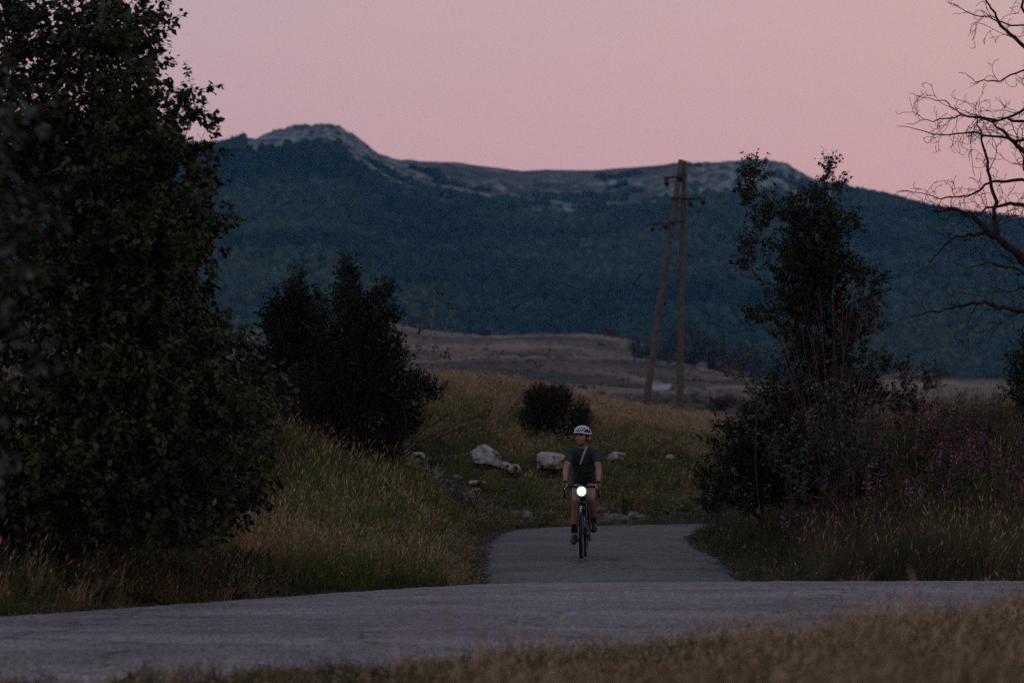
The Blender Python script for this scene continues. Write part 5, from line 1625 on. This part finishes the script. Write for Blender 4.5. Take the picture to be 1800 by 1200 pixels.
    for i, s in ((0, -1), (1, 1)):
        k, a, b = KN[i], AN[i], BALL[i]
        t0 = k * .50 + a * .50 + V(0, .018, 0)
        mb = MB(); mb.tube([t0, k * .3 + a * .7 + V(0, .010, 0), a], [.049, .043, .039], 14); mb.ell(a, (.039,) * 3); remesh('sock', mb, .006, 2, m_sock, rd)
        d = b - a
        toe = b + V(0, -.055, -.03 if i == 0 else -.02)
        mb = MB(); mb.ell(a + V(0, .02, -.055), (.038, .045, .045)); mb.tube([a + V(0, .01, -.04), b, toe], [.042, .046, .034], 16); mb.ell(b, (.048, .05, .038)); mb.ell(toe, (.036, .034, .026))
        mb.ell((a + b) / 2 + V(0, 0, -.01), (.042, .06, .042)); remesh('shoe', mb, .007, 3, m_shoe, rd)
        # gloves
        w, h = WRs[i], HD[i]
        mb = MB(); mb.tube([w * .75 + h * .25, h + V(0, .01, .003)], [.031, .037], 12); mb.ell(h, (.038, .040, .026))
        for f in range(4):
            x0 = h[0] - .028 + f * .018
            mb.tube([V(x0, h[1] + .03, h[2] + .005), V(x0, h[1] - .028, h[2] + .008)], [.014, .012], 8)
        remesh('glove', mb, .006, 2, m_glove, rd)
    # sling strap across the chest, following the jersey
    from mathutils.bvhtree import BVHTree
    bt = BVHTree.FromPolygons([v.co[:] for v in jo.data.vertices], [p.vertices[:] for p in jo.data.polygons])
    def chest(x, z):
        hit = bt.ray_cast(Vector((x, -1, z)), Vector((0, 1, 0)))[0]
        return hit
    pts = []
    for t in np.linspace(0, 1, 16):
        x = .062 * (1 - t) + (-.035) * t - .0; z = 1.462 * (1 - t) + 1.20 * t
        h_ = chest(x, z)
        pts.append(np.array(h_) + V(0, -.004, 0) if h_ else V(x, .33, z))
    def ribbon(pts, w, th, name, mat):
        mb = MB(); vs = []
        for i, p in enumerate(pts):
            d = pts[min(i + 1, len(pts) - 1)] - pts[max(0, i - 1)]; d = d / np.linalg.norm(d); s = np.cross(d, V(0, 1, 0)); s /= np.linalg.norm(s)
            vs += [p - s * w, p + s * w, p + s * w - V(0, th, 0), p - s * w - V(0, th, 0)]
        fs = []
        for i in range(len(pts) - 1):
            for j in range(4): fs.append((4 * i + j, 4 * i + (j + 1) % 4, 4 * i + 4 + (j + 1) % 4, 4 * i + 4 + j))
        mb.add(vs, fs); return mb.build(name, mat, rd)
    ribbon(pts, .013, .006, 'bag_strap', m_strap)
    pts = []
    for t in np.linspace(0, 1, 8):
        x = -.035 * (1 - t) - .135 * t; z = 1.20 * (1 - t) + 1.165 * t
        h_ = chest(x, z)
        if h_: pts.append(np.array(h_) + V(0, -.004, 0))
    if len(pts) > 2: ribbon(pts, .006, .005, 'thin_strap', m_glove)
rider_and_bike()

# ------------------------------------------------------------------ evening haze
def haze():
    x0, x1, y0, y1, z0, z1 = -7400, 7400, -7400, 11400, -160, 620
    zs = mv[:, 2]
    z0 = min(float(zs.min()), -25) - 30
    z1 = max(float(zs.max()) + 25, 640)
    mb = MB(); mb.box(((x0 + x1) / 2, (y0 + y1) / 2, (z0 + z1) / 2), (x1 - x0, y1 - y0, z1 - z0))
    m = bpy.data.materials.new('evening_haze'); m.use_nodes = True
    t = m.node_tree; t.nodes.clear()
    v = t.nodes.new('ShaderNodeVolumePrincipled')
    v.inputs['Color'].default_value = (.08, .45, .95, 1)
    v.inputs['Absorption Color'].default_value = (1, 1, 1, 1)
    v.inputs['Density'].default_value = 6.0e-5
    v.inputs['Anisotropy'].default_value = 0
    o = t.nodes.new('ShaderNodeOutputMaterial'); t.links.new(v.outputs[0], o.inputs['Volume'])
    tag(mb.build('haze', m, None, False), kind='stuff')
haze()
